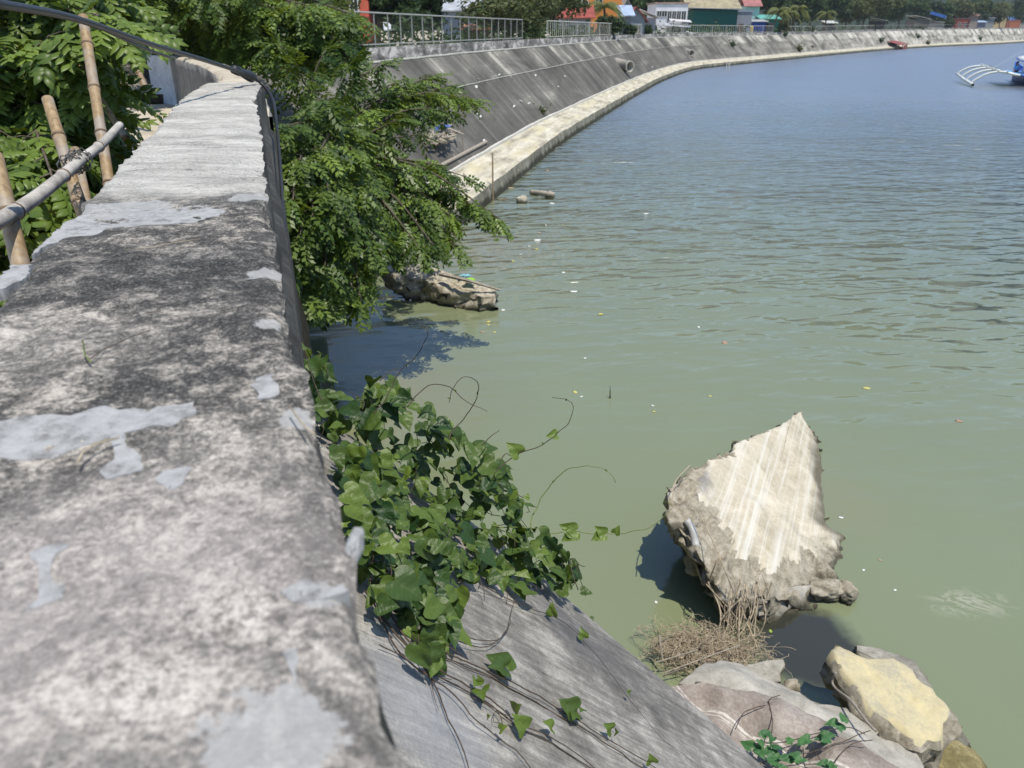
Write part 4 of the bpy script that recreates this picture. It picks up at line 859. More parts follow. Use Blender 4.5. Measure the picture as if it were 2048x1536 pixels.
# creeper at the bottom right
cr = empty('small_creeper', PZ(1580, 1490, .85), 'small green creeper growing across the brown fallen slab', 'creeper'); LC = Leaves(); SC = MB()
for px in ([(1500, 1490), (1560, 1485), (1620, 1470), (1690, 1455), (1730, 1470)], [(1520, 1525), (1600, 1510), (1680, 1485), (1740, 1462)], [(1540, 1500), (1545, 1440), (1538, 1400), (1560, 1390)], [(1620, 1480), (1640, 1520), (1665, 1545)], [(1470, 1460), (1490, 1425), (1530, 1412)], [(1665, 1530), (1700, 1490), (1745, 1480)]):
    c = catmull([PZ(x, y, .90) for x, y in px], .03); SC.tube([q+Vector((0, 0, .02*fn(q, 6))) for q in c], .0035, 5)
SC.build('stems', M['stem'], cr, True)
for (x, y) in [(1510, 1500), (1525, 1510), (1540, 1490), (1535, 1520), (1555, 1530), (1520, 1480), (1550, 1505), (1575, 1485), (1600, 1510), (1640, 1470), (1655, 1482), (1680, 1440), (1685, 1462), (1660, 1530), (1668, 1545), (1595, 1525), (1570, 1520), (1620, 1480), (1500, 1490), (1545, 1475)]:
    for k in range(2):
        LC.leaf(PZ(x+random.uniform(-8, 8), y+random.uniform(-8, 8), .93+.05*k), Vector((random.gauss(0, 1), random.gauss(0, 1), .1)), Vector((random.gauss(0, .3), random.gauss(-.3, .3), 1)), random.uniform(.06, .10), random.uniform(.3, .75), .2, .2, .7)
M['creeper'] = leafmat('creeper_leaf', (0.03, 0.10, 0.045), (0.09, 0.24, 0.07), .2, .5, True)
LC.build('leaves', M['creeper'], cr)
# dry roots
def tangle(name, label, cat, cx, cy, z, rx, ry, rz, n, r, seed, mat='root', L_=.5):
    rnd = random.Random(seed); mb = MB(); c0 = PZ(cx, cy, z)
    for k in range(n):
        a = rnd.uniform(0, 6.28); q = c0+Vector((rnd.gauss(0, .5)*rx, rnd.gauss(0, .5)*ry, abs(rnd.gauss(0, .5))*rz)); d = Vector((math.cos(a), math.sin(a)*.7, rnd.gauss(0, .12))); pts = [q]
        bend = rnd.gauss(0, .9)
        for j in range(9):
            d.rotate(Matrix.Rotation(bend+rnd.gauss(0, .35), 3, 'Z')); d.z = d.z*.6+rnd.gauss(0, .12)-(q.z-z)*.5; q = q+d*L_/9; pts.append(q.copy())
        mb.tube(pts, r*rnd.uniform(.5, 1.5), 4, False)
    return tag(mb.build(name, M[mat], smooth=True), label, cat)
tangle('root_tangle', 'mat of dry brown roots and twigs floating between near slope and tilted slab', 'roots', 1415, 1305, .05, .46, .22, .17, 760, .0024, 5, L_=.42)
mb = MB(); rnd = random.Random(9)
for k in range(34):
    a = PZ(1475+rnd.gauss(0, 26), 1165+rnd.gauss(0, 12), .55+rnd.uniform(-.1, .1)); b = PZ(1470+rnd.gauss(0, 30), 1270+rnd.gauss(0, 22), .12); m_ = a.lerp(b, .5)+Vector((rnd.gauss(0, .06), rnd.gauss(-.05, .06), rnd.gauss(0, .05)))
    mb.tube(catmull([a, m_, b], .05), rnd.uniform(.002, .008), 5)
for px in ([(1395, 1020, 1.1), (1420, 1070, .98), (1445, 1130, .85), (1470, 1190, .5)], [(1440, 1095, .95), (1432, 1125, .85), (1420, 1155, .6)], [(1520, 1180, .45), (1512, 1230, .25), (1508, 1280, .1)], [(1545, 1160, .5), (1530, 1210, .2), (1545, 1225, .1)], [(1380, 930, 1.12), (1350, 965, 1.17), (1345, 1010, 1.15)]):
    mb.tube(catmull([PZ(*q) for q in px], .04), .006, 5)
tag(mb.build('hanging_roots', M['root'], smooth=True), 'bundle of dry roots hanging down from the tilted slab to the root mat', 'roots')
mb = MB()
for (x0, y0, x1, y1, r_) in ((1325, 1320, 1318, 1270, .010), (1312, 1325, 1395, 1300, .008), (1300, 1300, 1335, 1275, .007), (1330, 1345, 1480, 1290, .006), (1325, 1352, 1372, 1335, .009)):
    mb = MB(); mb.tube([PZ(x0, y0, .15), PZ(x1, y1, .35)], r_, 6)
    tag(mb.build('dry_twig', M['wood']), 'straight pale dry stick sticking out of the root mat %s' % ({1325: 'nearest the slope' if y1 == 1270 else 'at its lower edge', 1312: 'pointing right', 1300: 'at its left corner', 1330: 'lying across its middle'}[x0]), 'stick')

# ================================================================== PINNATE TREES
def frond_tpl(pairs=6, detail=False):
    V = []; Fq = []
    for i in range(pairs*2+1):
        if i == pairs*2: y0 = 1.0; ang = 0; ln = .24
        else:
            y0 = .12+.86*(i//2)/(pairs-1); ang = (1 if i % 2 else -1)*R(62-14*(i//2)/pairs); ln = .30*(1-.25*abs((i//2)/(pairs-1)-.45))
        ca, sa = math.cos(ang), math.sin(ang); b = len(V)
        if detail: pl = [(c_*w_, yy, -.30*yy*yy-(.10*abs(c_))) for yy, w_ in ((0, .02), (.14, .17), (.38, .27), (.62, .24), (.85, .11), (1, .01)) for c_ in (-1, 0, 1)]
        else: pl = ((0, 0, 0), (-.27, .45, -.10), (0, 1, -.30), (.27, .45, -.10))
        for (lx, ly, lz) in pl:
            x = (lx*ca+ly*sa)*ln; y = y0+(-lx*sa+ly*ca)*ln; V.append((x, y, lz*ln-.22*y0*y0-(.05*abs(x))))
        if detail: Fq += [(b+3*r+c_, b+3*r+c_+1, b+3*r+c_+4, b+3*r+c_+3) for r in range(5) for c_ in range(2)]
        else: Fq.append((b, b+1, b+2, b+3))
    return np.array(V), np.array(Fq)
TPL = (frond_tpl(), frond_tpl(7, True))
class Fronds:
    def __init__(s, det=0): s.B = []; s.det = det
    def add(s, base, d, size, tint): s.B.append((*base, *d, size, tint))
    def build(s, name, mat, parent):
        FV, FF = TPL[s.det]; lv = (4, 18)[s.det]; B = np.array(s.B); n = len(B); d = B[:, 3:6]; d /= np.linalg.norm(d, axis=1)[:, None]
        up = np.tile([0, 0, 1.0], (n, 1))+rng.normal(0, .35, (n, 3)); x = np.cross(d, up); x /= np.linalg.norm(x, axis=1)[:, None]; z = np.cross(x, d)
        sz = B[:, 6][:, None, None]
        V = B[:, None, :3]+sz*(FV[None, :, 0:1]*x[:, None]+FV[None, :, 1:2]*d[:, None]+FV[None, :, 2:3]*z[:, None])
        jit = rng.normal(0, .025, (n, len(FV)//lv, 1, 3))*sz[..., None]; V = (V.reshape(n, -1, lv, 3)+jit).reshape(-1, 3)
        Fq = (FF[None]+(np.arange(n)*len(FV))[:, None, None]).reshape(-1, 4)
        T = np.repeat(B[:, 7], len(FV))+np.repeat(rng.normal(0, .06, n*len(FV)//lv), lv)
        return mesh_np(name, V, Fq, np.clip(T, 0, 1), mat, parent, smooth=bool(s.det))
def pin_tree(name, label, hub, tips, seed, fr=.26, twig=.5, step=.16, bare=.3, trunk=None, sub=4, tmean=.42, limb_r=.03, cat='tree', arch=.35, det=0):
    rnd = random.Random(seed); root = empty(name, trunk[0] if trunk else hub, label, cat); FB = Fronds(det); BR = MB()
    if trunk: tb = MB(); tb.tube(catmull(trunk, .2), [.16-.07*i/12 for i in range(len(catmull(trunk, .2)))], 10); tb.build('trunk', M['bark'], root, True)
    for tp in tips:
        slim = isinstance(tp[0], str); tip = Vector(tp[1] if slim else tp); L_ = (tip-hub).length
        hb = hub.lerp(tip, .0)+Vector((rnd.gauss(0, .15), rnd.gauss(0, .15), rnd.gauss(0, .2)))
        mid = hb.lerp(tip, .55)+Vector((rnd.gauss(0, .1), rnd.gauss(0, .1), arch*min(1.2, L_*.3)+rnd.gauss(0, .08)))
        c = catmull([hb, mid, tip], .08); n = len(c)
        BR.tube(c, [limb_r*(1-.85*i/n)+.003 for i in range(n)], 5)
        tt = rnd.gauss(tmean, .17); i = int(n*bare); k = 0
        while i < n:
            q = c[i]; ax = (c[min(i+1, n-1)]-c[max(i-1, 0)]).normalized(); f = i/n
            side = 1 if k % 2 else -1; k += 1
            perp = ax.cross(Vector((0, 0, 1))).normalized()*side
            tl = twig*(1.05-.75*f)*rnd.uniform(.6, 1.2)*(.55 if slim else 1)
            d = (perp*.9+ax*.7+Vector((0, 0, rnd.gauss(-.05, .3)))).normalized()
            e = q+d*tl+Vector((0, 0, -.25*tl)); BR.tube([q, q.lerp(e, .5)+Vector((0, 0, .06*tl)), e], [.006, .004, .002], 4, False)
            for j in range(sub):
                g = (j+.6)/sub; p = q.lerp(e, g); fd = (d*.5+perp*rnd.gauss(0, .7)+ax*rnd.gauss(.1, .6)+Vector((0, 0, rnd.gauss(-.38, .28)))).normalized()
                FB.add(p, fd, fr*rnd.uniform(.7, 1.15), tt+rnd.gauss(0, .14)+(.35 if rnd.random() < .06 else 0))
            i += max(1, int(step/.08*rnd.uniform(.7, 1.3)))
        for j in range(3): FB.add(tip, ((tip-c[-3]).normalized()+Vector((rnd.gauss(0, .3), rnd.gauss(0, .3), rnd.gauss(-.4, .2)))), fr, tt+.05)
    BR.build('branches', M['bark'], root, True); FB.build('foliage', M['leaf'], root)
    return root
# tree overhanging the water
tC = [(770, 190, 14.2), (800, 160, 14.6), (790, 240, 13.2), (770, 290, 12.4), (800, 340, 12.6), (830, 395, 12.6), (850, 440, 12.6), (825, 470, 12.2), (780, 500, 12), (735, 545, 11.4), (700, 572, 11.2), (722, 603, 10.8), (640, 596, 10.4), (602, 590, 9.8), (590, 540, 9.6), (600, 470, 9.5), (586, 400, 9.4), (600, 320, 9.8), (575, 250, 10), (640, 200, 10.6), (700, 130, 12.4), (760, 125, 13.6),
      (650, 100, 12.8), (590, 130, 11.6), (560, 90, 12), (705, 300, 10.8), (745, 420, 11.8), (690, 470, 10.2), (730, 220, 12), (655, 380, 9.8), (740, 350, 11.6), (650, 530, 10), (680, 250, 11), (740, 490, 11), (625, 430, 9.5), (790, 450, 12.4), (720, 370, 10.8), (640, 300, 10.1), (760, 495, 11.6), (670, 590, 10.6)]
tN = [(948, 198, 15.5), (905, 170, 15.6), (860, 152, 15.4), (893, 222, 14.6), (862, 215, 14.4), (835, 268, 14), (932, 353, 13.8), (880, 330, 13.6), (1000, 438, 13.2), (962, 420, 13.3), (930, 402, 13.4), (911, 492, 12.8), (880, 455, 12.9), (868, 490, 12.2), (900, 430, 13), (865, 400, 12.8), (840, 495, 12)]
hubC = PD(640, 330, 13.6)
pin_tree('overhanging_tree', 'leafy tree with feathery leaves leaning out over the river beside the wall', hubC, [PD(*q) for q in tC]+[('n', PD(*q)) for q in tN], 3, fr=.35, twig=.46, step=.18, sub=5, trunk=[Vector((hubC.x-.5, hubC.y+.4, .2)), Vector((hubC.x-.3, hubC.y+.3, 2)), hubC], tmean=.36, bare=.30, arch=.3)
# tree behind the poles at the left
rnd = random.Random(5); tA = []
for gx in range(-110, 300, 44):
    for gy in range(-30, 640, 58):
        x, y = gx+rnd.uniform(-20, 20), gy+rnd.uniform(-22, 22)
        lim = 275 if y < 220 else (300-(y-220)*.75 if y < 560 else 40)
        if 70 < y < 300 and x > 178+ (30 if y > 215 else 0): continue
        if x > lim: continue
        zc = rnd.uniform(4.2, 6.2)
        if y > 330: zc = min(zc, rnd.uniform(3.7, 4.6))
        tA.append(PD(x, y, zc))
hubA = PD(40, 260, 7.2)
pin_tree('leafy_tree', 'bright green feathery-leaved tree behind the bamboo poles at the left', hubA, tA, 8, fr=.30, twig=.42, step=.20, sub=4, trunk=[Vector((hubA.x, hubA.y, 4.0)), hubA], tmean=.46, limb_r=.018, bare=.4, arch=.25, det=1)
tA2 = []
for k in range(70):
    x, y = rnd.uniform(-160, 215), rnd.uniform(-60, 330); x = min(x, 165) if y > 60 else x; tA2.append(PD(x, y, rnd.uniform(8, 10)))
hubA2 = PD(30, 100, 10.5)
pin_tree('leafy_tree', 'darker feathery-leaved tree further back behind the left-hand one', hubA2, tA2, 9, fr=.34, twig=.8, step=.24, sub=5, trunk=[Vector((hubA2.x, hubA2.y, 4.0)), hubA2], tmean=.25, bare=.2)
# tree above the low wall and pier
tB = []
for k in range(88):
    x = rnd.uniform(215, 720); y = rnd.uniform(-60, 128)
    if x < 330 and y > 30: continue
    if y > 95+max(0, (x-330)*.12): continue
    if x > 620 and y < 5: y = rnd.uniform(25, 110)
    tB.append(PD(x, y, rnd.uniform(14, 19)))
hubB = PD(470, 40, 20)
pin_tree('shade_tree', 'spreading feathery-leaved tree behind the low bending wall and white pier', hubB, tB, 12, fr=.42, twig=.9, step=.20, sub=5, trunk=[Vector((hubB.x, hubB.y, 4.0)), hubB], tmean=.42, bare=.25, limb_r=.05)
# ================================================================== RAILINGS ON THE EMBANKMENT
def col_at_px(px):
    """bank station index whose parapet top projects nearest this pixel column"""
    best = None
    for i in range(len(BC)):
        q = bank_pt(i, 5.55, 4.9)
        zc = q.y*CP+(H-q.z)*SP
        if zc < 15: continue
        x = 1024+F*q.x/zc
        if best is None or abs(x-px) < best[0]: best = (abs(x-px), i)
    return best[1]
def at_arc(s, off, z):
    i = int(np.searchsorted(ARC, s)); i = max(1, min(i, len(BC)-1)); t = (s-ARC[i-1])/(ARC[i]-ARC[i-1]); q = (BC[i-1]+BN[i-1]*off).lerp(BC[i]+BN[i]*off, t); q.z = z; return q
def railing(label, x0, x1, post, bal=0, wires=False, mat='rail', hgt=1.2, s0=None):
    a = ARC[col_at_px(x0)] if s0 is None else s0; b = ARC[col_at_px(x1)]
    zt = lambda s: topz(s)+0.51
    root = empty('metal_railing', at_arc(a, 5.55, zt(a)), label, 'railing', 'metal railings along the top of the embankment')
    n = max(2, int((b-a)/3)); line = [at_arc(a+(b-a)*k/n, 5.55, 0) for k in range(n+1)]; ss = [a+(b-a)*k/n for k in range(n+1)]
    for nm, dz, r in (('top_rail', hgt, .032), ('bottom_rail', .10, .024)):
        mb = MB(); mb.tube([Vector((q.x, q.y, zt(s)+dz)) for q, s in zip(line, ss)], r, 6); mb.build(nm, M[mat], root)
    k = max(1, round((b-a)/post)); cntp = 0
    pos = [a+(b-a)*i/k for i in range(k+1)]
    for i, s in enumerate(pos):
        mb = MB(); q = at_arc(s, 5.55, zt(s)); mb.box(q+Vector((0, 0, hgt/2)), (.045, .045, hgt)); mb.build('post', M[mat], root)
        cntp += 1
    if bal:
        mb = MB(); nb = int((b-a)/bal)
        for i in range(nb):
            s = a+(b-a)*(i+.5)/nb; q = at_arc(s, 5.55, zt(s)+.1); mb.box(q+Vector((0, 0, (hgt-.1)/2)), (.028, .028, hgt-.1))
        o = mb.build('baluster', M[mat], root); o['kind'] = 'stuff'
    if wires:
        mb = MB(); nb = int((b-a)/.16)
        for i in range(nb):
            s = a+(b-a)*(i+.5)/nb; q = at_arc(s, 5.56, zt(s)+.1); mb.box(q+Vector((0, 0, (hgt-.1)/2)), (.006, .006, hgt-.1))
        for z in np.arange(.25, hgt, .16): mb.tube([Vector((q.x, q.y, zt(s)+z)) for q, s in zip(line, ss)], .004, 3, False)
        o = mb.build('wire_mesh', M['wire'], root)
    return root
M['oldrail'] = simple('chalky_rail', (.60, .59, .53), .8, .2)
railing('nearest grey tube railing with wire mesh above the curved embankment, starting behind the tree', 1, 1046, 1.45, 0, True, s0=ARC[col_at_px(700)]-9)
railing('white picket railing between two bushes left of the dark bush', 1092, 1236, 6, .75, mat='oldrail')
railing('short white railing piece showing in the gap between the dark bushes', 1268, 1282, 3, .5, mat='oldrail')
railing('long white picket railing in front of the green building', 1330, 1546, 7, 1.0, mat='oldrail')
railing('short white picket railing right of the black tank', 1574, 1622, 7, 1.1, mat='oldrail')
railing('white picket railing in front of the dense trees left of the dark post', 1630, 1748, 9, 1.35, mat='oldrail')
railing('grey picket railing between the dark post and the round bush', 1751, 1834, 9, 1.5, mat='rail')
railing('farthest grey picket railing ending at the red shed', 1846, 1940, 10, 1.9, mat='rail')

# ================================================================== DRAIN PIPES AND LITTER ON THE BANK
def bank_at(px, off, z):
    best = None
    for i in range(len(BC)):
        q = bank_pt(i, off, z); zc = q.y*CP+(H-q.z)*SP
        if zc < 10: continue
        x = 1024+F*q.x/zc
        if best is None or abs(x-px) < best[0]: best = (abs(x-px), i, q)
    return best[1], best[2]
def slope_z(i, off):
    pr = profile(ARC[i]); return float(np.interp(off, [p[0] for p in pr[5:12]], [p[1] for p in pr[5:12]]))
def drain(label, px, off, r, ln):
    i, q = bank_at(px, off, 2); q.z = slope_z(i, off)+r*.5; nv = -BN[i]
    tv = (BC[min(i+2, len(BC)-1)]-BC[i]).normalized(); nx_ = (nv*.75-tv*.62+Vector((0, 0, -.12))).normalized(); a = q-nx_*.9; b = q+nx_*ln
    root = empty('drain_pipe', q, label, 'drain pipe')
    mb = MB(); n = 24; ax = (b-a).normalized(); up = Vector((0, 0, 1)); sd_ = ax.cross(up)
    for (p, rr) in ((a, r), (b-ax*.12, r), (b-ax*.11, r*1.08), (b, r*1.08), (b, r*.82), (a, r*.82)):
        for k in range(n): t = 2*math.pi*k/n; mb.v.append(tuple(p+(up*math.cos(t)+sd_*math.sin(t))*rr))
    mb.f = [(j*n+k, j*n+(k+1) % n, (j+1)*n+(k+1) % n, (j+1)*n+k) for j in range(5) for k in range(n)]; mb.mi = [0]*len(mb.f)
    mb.build('barrel', M['grey'], root, True)
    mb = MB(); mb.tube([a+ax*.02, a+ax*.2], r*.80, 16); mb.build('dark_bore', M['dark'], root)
    mb = MB(); e = b.copy(); pts = [e+Vector((0, 0, -r*.9)), ]
    z0 = slope_z(i, off-ln); pts = [bank_pt(i, off-ln*.5-.05, slope_z(i, off-ln*.5)+.02), bank_pt(i, 1.5, .99), bank_pt(min(i+1, len(BC)-1), .7, .76), bank_pt(i, .15, .66), bank_pt(i, .02, .2)]
    c = catmull(pts, .15); V = []
    for k, p in enumerate(c): w_ = .09+.05*fn((k*.4, px*.1, 0)); t = (BC[min(i+2, len(BC)-1)]-BC[i]).normalized(); V += [p-t*w_, p+t*w_, ]
    V = [p+Vector((0, 0, .02)) for p in V]
    mb.add(V, [(2*k, 2*k+1, 2*k+3, 2*k+2) for k in range(len(c)-1)]); mb.build('seepage_stain', P('black_slime', (.03, .028, .022), rough=.5), root)
    return root
drain('large round concrete drain pipe sticking out of the slope, nearest of the drains', 1244, 2.55, .52, 1.15)
drain('smaller dark drain outlet with a crooked slime trail, beyond the large pipe', 1380, 2.5, .45, .5)
drain('far small drain opening with a stain down to the water', 1624, 2.3, .35, .25)
# debris pile on the slope
def on_slope(px, py, dz=0.03):
    """point on the revetment slope seen at this pixel"""
    r = ray(px, py); best = None
    for i in range(0, 140):
        for off in np.arange(0.3, 5.0, .1):
            z = slope_z(i, off); q = bank_pt(i, off, z+dz); zc = q.y*CP+(H-q.z)*SP
            if zc < 5: continue
            d = abs(1024+F*q.x/zc-px)+abs(768-F*((q.z-H+zc*SP)/CP/zc)-py) if False else (Vector((q.x, q.y, q.z-H)).normalized()-r.normalized()).length
            if best is None or d < best[0]: best = (d, q, i, off)
    return best[1], best[2]
qd, idb = on_slope(893, 283)
tb_ = (BC[idb+1]-BC[idb]).normalized()
dp = empty('debris_raft', qd, 'caught pile of driftwood and rags propped on the slope beside the tree', 'debris')
rnd = random.Random(31); mb = MB()
for k in range(44):
    c = qd+tb_*rnd.gauss(0, .75)+Vector((0, 0, .28+rnd.uniform(-.12, .15)))-BN[idb]*rnd.gauss(.1, .18); d = (tb_+Vector((rnd.gauss(0, .5), rnd.gauss(0, .3), rnd.gauss(.1, .3)))).normalized()*rnd.uniform(.15, .55)
    mb.tube([c-d, c, c+d], [.03, rnd.uniform(.04, .085), .03], 5)
mb.build('driftwood', M['wood'], dp)
mb = MB(); c = qd+tb_*.5+Vector((0, 0, .45)); mb.tube([c-tb_*.9, c, c+tb_*.8+Vector((0, 0, .12))], [.05, .10, .05], 7); mb.build('log', M['wood'], dp)
mb = MB(); c = qd-tb_*.25+Vector((0, 0, .52))
for k in range(5): mb.tube(catmull([c+tb_*(-.55+k*.05)+Vector((0, 0, .05*k)), c+Vector((.1*k, .1, .10)), c+tb_*.7+Vector((0, .1, .02*k))], .1), .035, 5)
mb.build('rag', P('blue_rag', (.12, .2, .5)), dp)
def log(name, label, pts, r, mat='wood', cat='driftwood'):
    mb = MB(); mb.tube(catmull(pts, .1), r, 7); return tag(mb.build(name, M[mat], smooth=True), label, cat)
log('driftwood_log', 'pale log lying on the slope just below the debris pile', [on_slope(x, y, .08)[0] for x, y in ((880, 330), (930, 302), (968, 283))], .07)
log('driftwood_log', 'short pale log on the slope above the debris pile', [on_slope(x, y, .08)[0] for x, y in ((850, 210), (885, 196))], .07)
log('driftwood_stick', 'thin reddish stick on the slope near the upper branch tip', [on_slope(x, y, .06)[0] for x, y in ((905, 192), (928, 188))], .03, cat='stick')
log('driftwood_stick', 'upright thin stick leaning from the debris pile to the lower log', [on_slope(932, 306, .05)[0], on_slope(932, 306, .05)[0]+Vector((-.12, -.1, 1.15))], .018, cat='stick')
log('driftwood_stick', 'crooked twig lying on the pale ledge next to the branch tip', [on_slope(x, y, .05)[0] for x, y in ((930, 345), (945, 360), (962, 370))], .02, cat='twig')
mb = MB(); q = PZ(986, 402, 0); mb.tube([q+Vector((0, 0, -.5)), q+Vector((0, 0, 1.65))], [.035, .025], 6); tag(mb.build('mooring_stick', M['bamboo']), 'thin upright stick standing in the water against the ledge', 'stick')
mb = MB(); q = PZ(1452, 142, 0); 
for dx in (0, .5): mb.tube([q+Vector((dx, 0, -.3)), q+Vector((dx*.6, 0, 1.1))], .06, 5)
tag(mb.build('mooring_posts', M['white']), 'pair of short white stakes in the water at the ledge', 'stakes')
# white litter flecks on the slope: each its own scrap
rnd = random.Random(77); LP = [(955, 158), (958, 172), (1000, 147), (1022, 155), (1160, 40), (1028, 212), (1040, 205), (1058, 207), (962, 228), (950, 231), (973, 278), (1305, 134), (1260, 105), (1117, 175), (1070, 150), (1130, 155)]
proto = None
for k, (x, y) in enumerate(LP):
    if y < 90: continue
    q, i = on_slope(x, y, .03)
    if proto is None:
        proto = rock('litter_scrap', 'white litter fleck lying on the grey slope', 'litter', q, (.10, .07, .02), 'white', 3, 'white litter flecks on the embankment slope', sub=2, amp=.6); o = proto
    else: o = proto.copy(); COL.objects.link(o); o.location = q
    o.rotation_euler = (0, R(-30), rnd.uniform(0, 6)); s = rnd.uniform(.6, 1.3); o.scale = (s, s, s)
# small shrubs growing in joints, floating litter
def tuft(name, label, c, h, n, mat='far2', w_=.35, cat='weed', group=None):
    rnd = random.Random(int(c.x*13+c.y*7)); V = []; Fq = []; T = []
    for k in range(n):
        d = Vector((rnd.gauss(0, 1)*w_, rnd.gauss(0, 1)*w_, rnd.uniform(.2, 1)))*h*rnd.uniform(.5, 1); p = c+d*rnd.uniform(.2, .9); s = h*.14
        a = Vector((rnd.gauss(0, 1), rnd.gauss(0, 1), rnd.gauss(0, .6))).normalized()*s; b_ = Vector((rnd.gauss(0, 1), rnd.gauss(0, 1), rnd.gauss(0, .6))).normalized()*s*.5
        i = len(V); V += [p-a, p+b_, p+a, p-b_]; Fq.append((i, i+1, i+2, i+3)); T += [rnd.random()]*4
    return tag(mesh_np(name, np.array([tuple(v) for v in V]), np.array(Fq), np.array(T), M[mat]), label, cat, group)
tuft('weed_tuft', 'small brown weed growing at the ledge joint near the stick', on_slope(1088, 228)[0], .8, 60)
for (x, off, lb) in ((1465, 3.2, 'dark shrub hanging from the slope right of the second drain'), (1566, 4.6, 'straggly dark shrub at the slope top near the black tank'), (1600, 1.8, 'yellowish weed patch low on the slope beside the far drain'), (1762, 2.4, 'dark shrub on the pale slope left of the red boat landing'), (1835, 3.0, 'dark green shrub on the slope right of the red landing'), (1858, 1.2, 'round olive bush on the ledge right of the red landing'), (1962, 2.0, 'tiny dark shrub on the far ledge')):
    i, q = bank_at(x, off, 2.5); q.z = slope_z(i, off); tuft('slope_shrub', lb, q, 1.5 if x < 1600 else 2.2, 160, 'far1' if 'dark' in lb else 'far2', cat='shrub')
FLT = [(1110, 296, .10, 'white'), (1095, 341, .12, 'orange'), (1022, 376, .16, 'tan'), (1078, 388, .10, 'white'), (1104, 407, .11, 'white'), (1075, 480, .11, 'white'), (1092, 450, .05, 'white'), (1058, 492, .05, 'white'), (1078, 466, .07, 'tan'), (1073, 498, .06, 'yellow'), (1041, 509, .05, 'white'), (1026, 522, .05, 'yellow'),
       (1148, 583, .08, 'white'), (1006, 620, .06, 'white'), (1201, 628, .06, 'yellow'), (977, 643, .05, 'yellow'), (977, 649, .04, 'yellow'), (964, 664, .05, 'tan'), (989, 664, .04, 'yellow'), (1292, 427, .09, 'white'), (1170, 716, .03, 'white'), (1150, 784, .045, 'yellow'), (1163, 793, .03, 'white'), (1449, 685, .07, 'orange'), (1733, 776, .06, 'yellow'), (1397, 654, .04, 'white'),
       (1305, 811, .03, 'white'), (1308, 823, .03, 'yellow'), (1312, 1204, .02, 'white'), (1420, 792, .03, 'yellow'), (1541, 1262, .025, 'green'), (1682, 1035, .03, 'white'), (1727, 1140, .02, 'white'), (1190, 232, .12, 'blue'), (1125, 450, .04, 'tan'), (1127, 545, .06, 'white'), (884, 662, .05, 'tan'), (900, 672, .05, 'white'), (1918, 842, .05, 'orange'), (1790, 1180, .02, 'white'), (1760, 1120, .02, 'tan')]
FC = dict(white=(.72, .73, .70), orange=(.45, .26, .17), tan=(.42, .33, .2), yellow=(.58, .52, .16), green=(.3, .4, .08), blue=(.25, .45, .7))
for k, v in FC.items(): P('float_'+k, v, rough=.6, var=.1)
UNIQ = {0: 'white scrap floating just off the ledge, farthest but one from the camera', 1: 'orange scrap floating near the ledge beyond the rubble lumps', 2: 'tan lump floating right beside the upright stick', 23: 'pinkish orange scrap floating alone in mid river', 5: 'largest white scrap floating among the scum swirls', 33: 'blue scrap floating at the foot of the ledge below the large pipe', 30: 'yellow-green leaf floating in the dark pool by the tilted slab', 38: 'reddish speck floating at the right photo edge', 24: 'yellow leaf floating alone right of the middle of the river', 12: 'white oblong scrap floating right of the rubble strip'}
for k, (x, y, s, c_) in enumerate(FLT):
    lb = UNIQ.get(k, {'white': 'small white scrap of litter floating on the green water', 'yellow': 'small yellow fallen leaf floating on the green water', 'tan': 'small tan scrap floating on the green water', 'orange': 'orange scrap floating', 'green': 'green leaf', 'blue': 'blue scrap'}[c_])
    nm = 'floating_leaf' if 'leaf' in lb else 'floating_scrap'
    o = rock(nm, lb, 'leaf' if 'leaf' in lb else 'litter', PZ(x, y, .004), (s, s*.65, s*.12), 'float_'+c_, 40+k, 'flecks floating on the river', sub=2, rot=k*1.3, amp=.5)
rock('rock', 'rounded tan rock in the water beyond the upright stick', 'rock', PZ(1044, 402, .05), (.20, .18, .18), 'rough', 61, amp=.3)
rock('rock', 'low brown rock right at the foot of the upright stick', 'rock', PZ(1005, 400, 0), (.2, .12, .06), 'rough', 62)
log('driftwood_log', 'half sunk log end with crusty stones off the ledge', [PZ(1062, 384, .08), PZ(1085, 386, .12), PZ(1108, 390, .08)], .09)
rock('rock', 'crusty stone at the right end of the half sunk log', 'rock', PZ(1100, 390, .05), (.16, .12, .12), 'rough', 64)
mb = MB(); q = PZ(1220, 796, 0); mb.tube([q, q+Vector((0, 0, .03)), q+Vector((-.01, .0, .22))], [.02, .012, .003], 5); tag(mb.build('snag_twig', M['stem']), 'tiny dark twig poking straight up out of calm water', 'twig')

# ================================================================== BOAT
FO = PZ(1942, 168, .22); EL = Vector((.33, .94, 0)).normalized(); RT = Vector((EL.y, -EL.x, 0))
def B(a, r, z): q = FO+EL*a+RT*r; q.z = z; return q
boat = empty('outrigger_boat', B(4, 7.4, 0), 'blue and white outrigger boat entering at the right edge with curved white arms', 'boat')
P('boat_white', (.75, .76, .74), rough=.4, var=.06); P('boat_blue', (.04, .12, .55), rough=.35, var=.1); P('boat_navy', (.015, .04, .24), rough=.4); P('boat_sky', (.12, .38, .70), rough=.4, var=.1)
mb = MB(); secs = []
for k in range(15):
    f = k/14; a = -4+f*18; wd = .95*math.sin(min(1, (f*1.15+.02))*math.pi)**.5 if f < .87 else .95*math.sin(math.pi*min(.999, f*1.15+.02))**.5 if f*1.15+.02 < 1 else .05
    wd = .95*max(.06, 1-abs(2*f-1)**2.6); sh = 1.0+.9*abs(2*f-1)**3
    secs.append([B(a, 6.6-wd, sh), B(a, 6.6-wd*.85, .45), B(a, 6.6-wd*.4, -.15), B(a, 6.6+wd*.4, -.15), B(a, 6.6+wd*.85, .45), B(a, 6.6+wd, sh), B(a, 6.6, sh-.05)])
V = [q for s_ in secs for q in s_]; n = 7
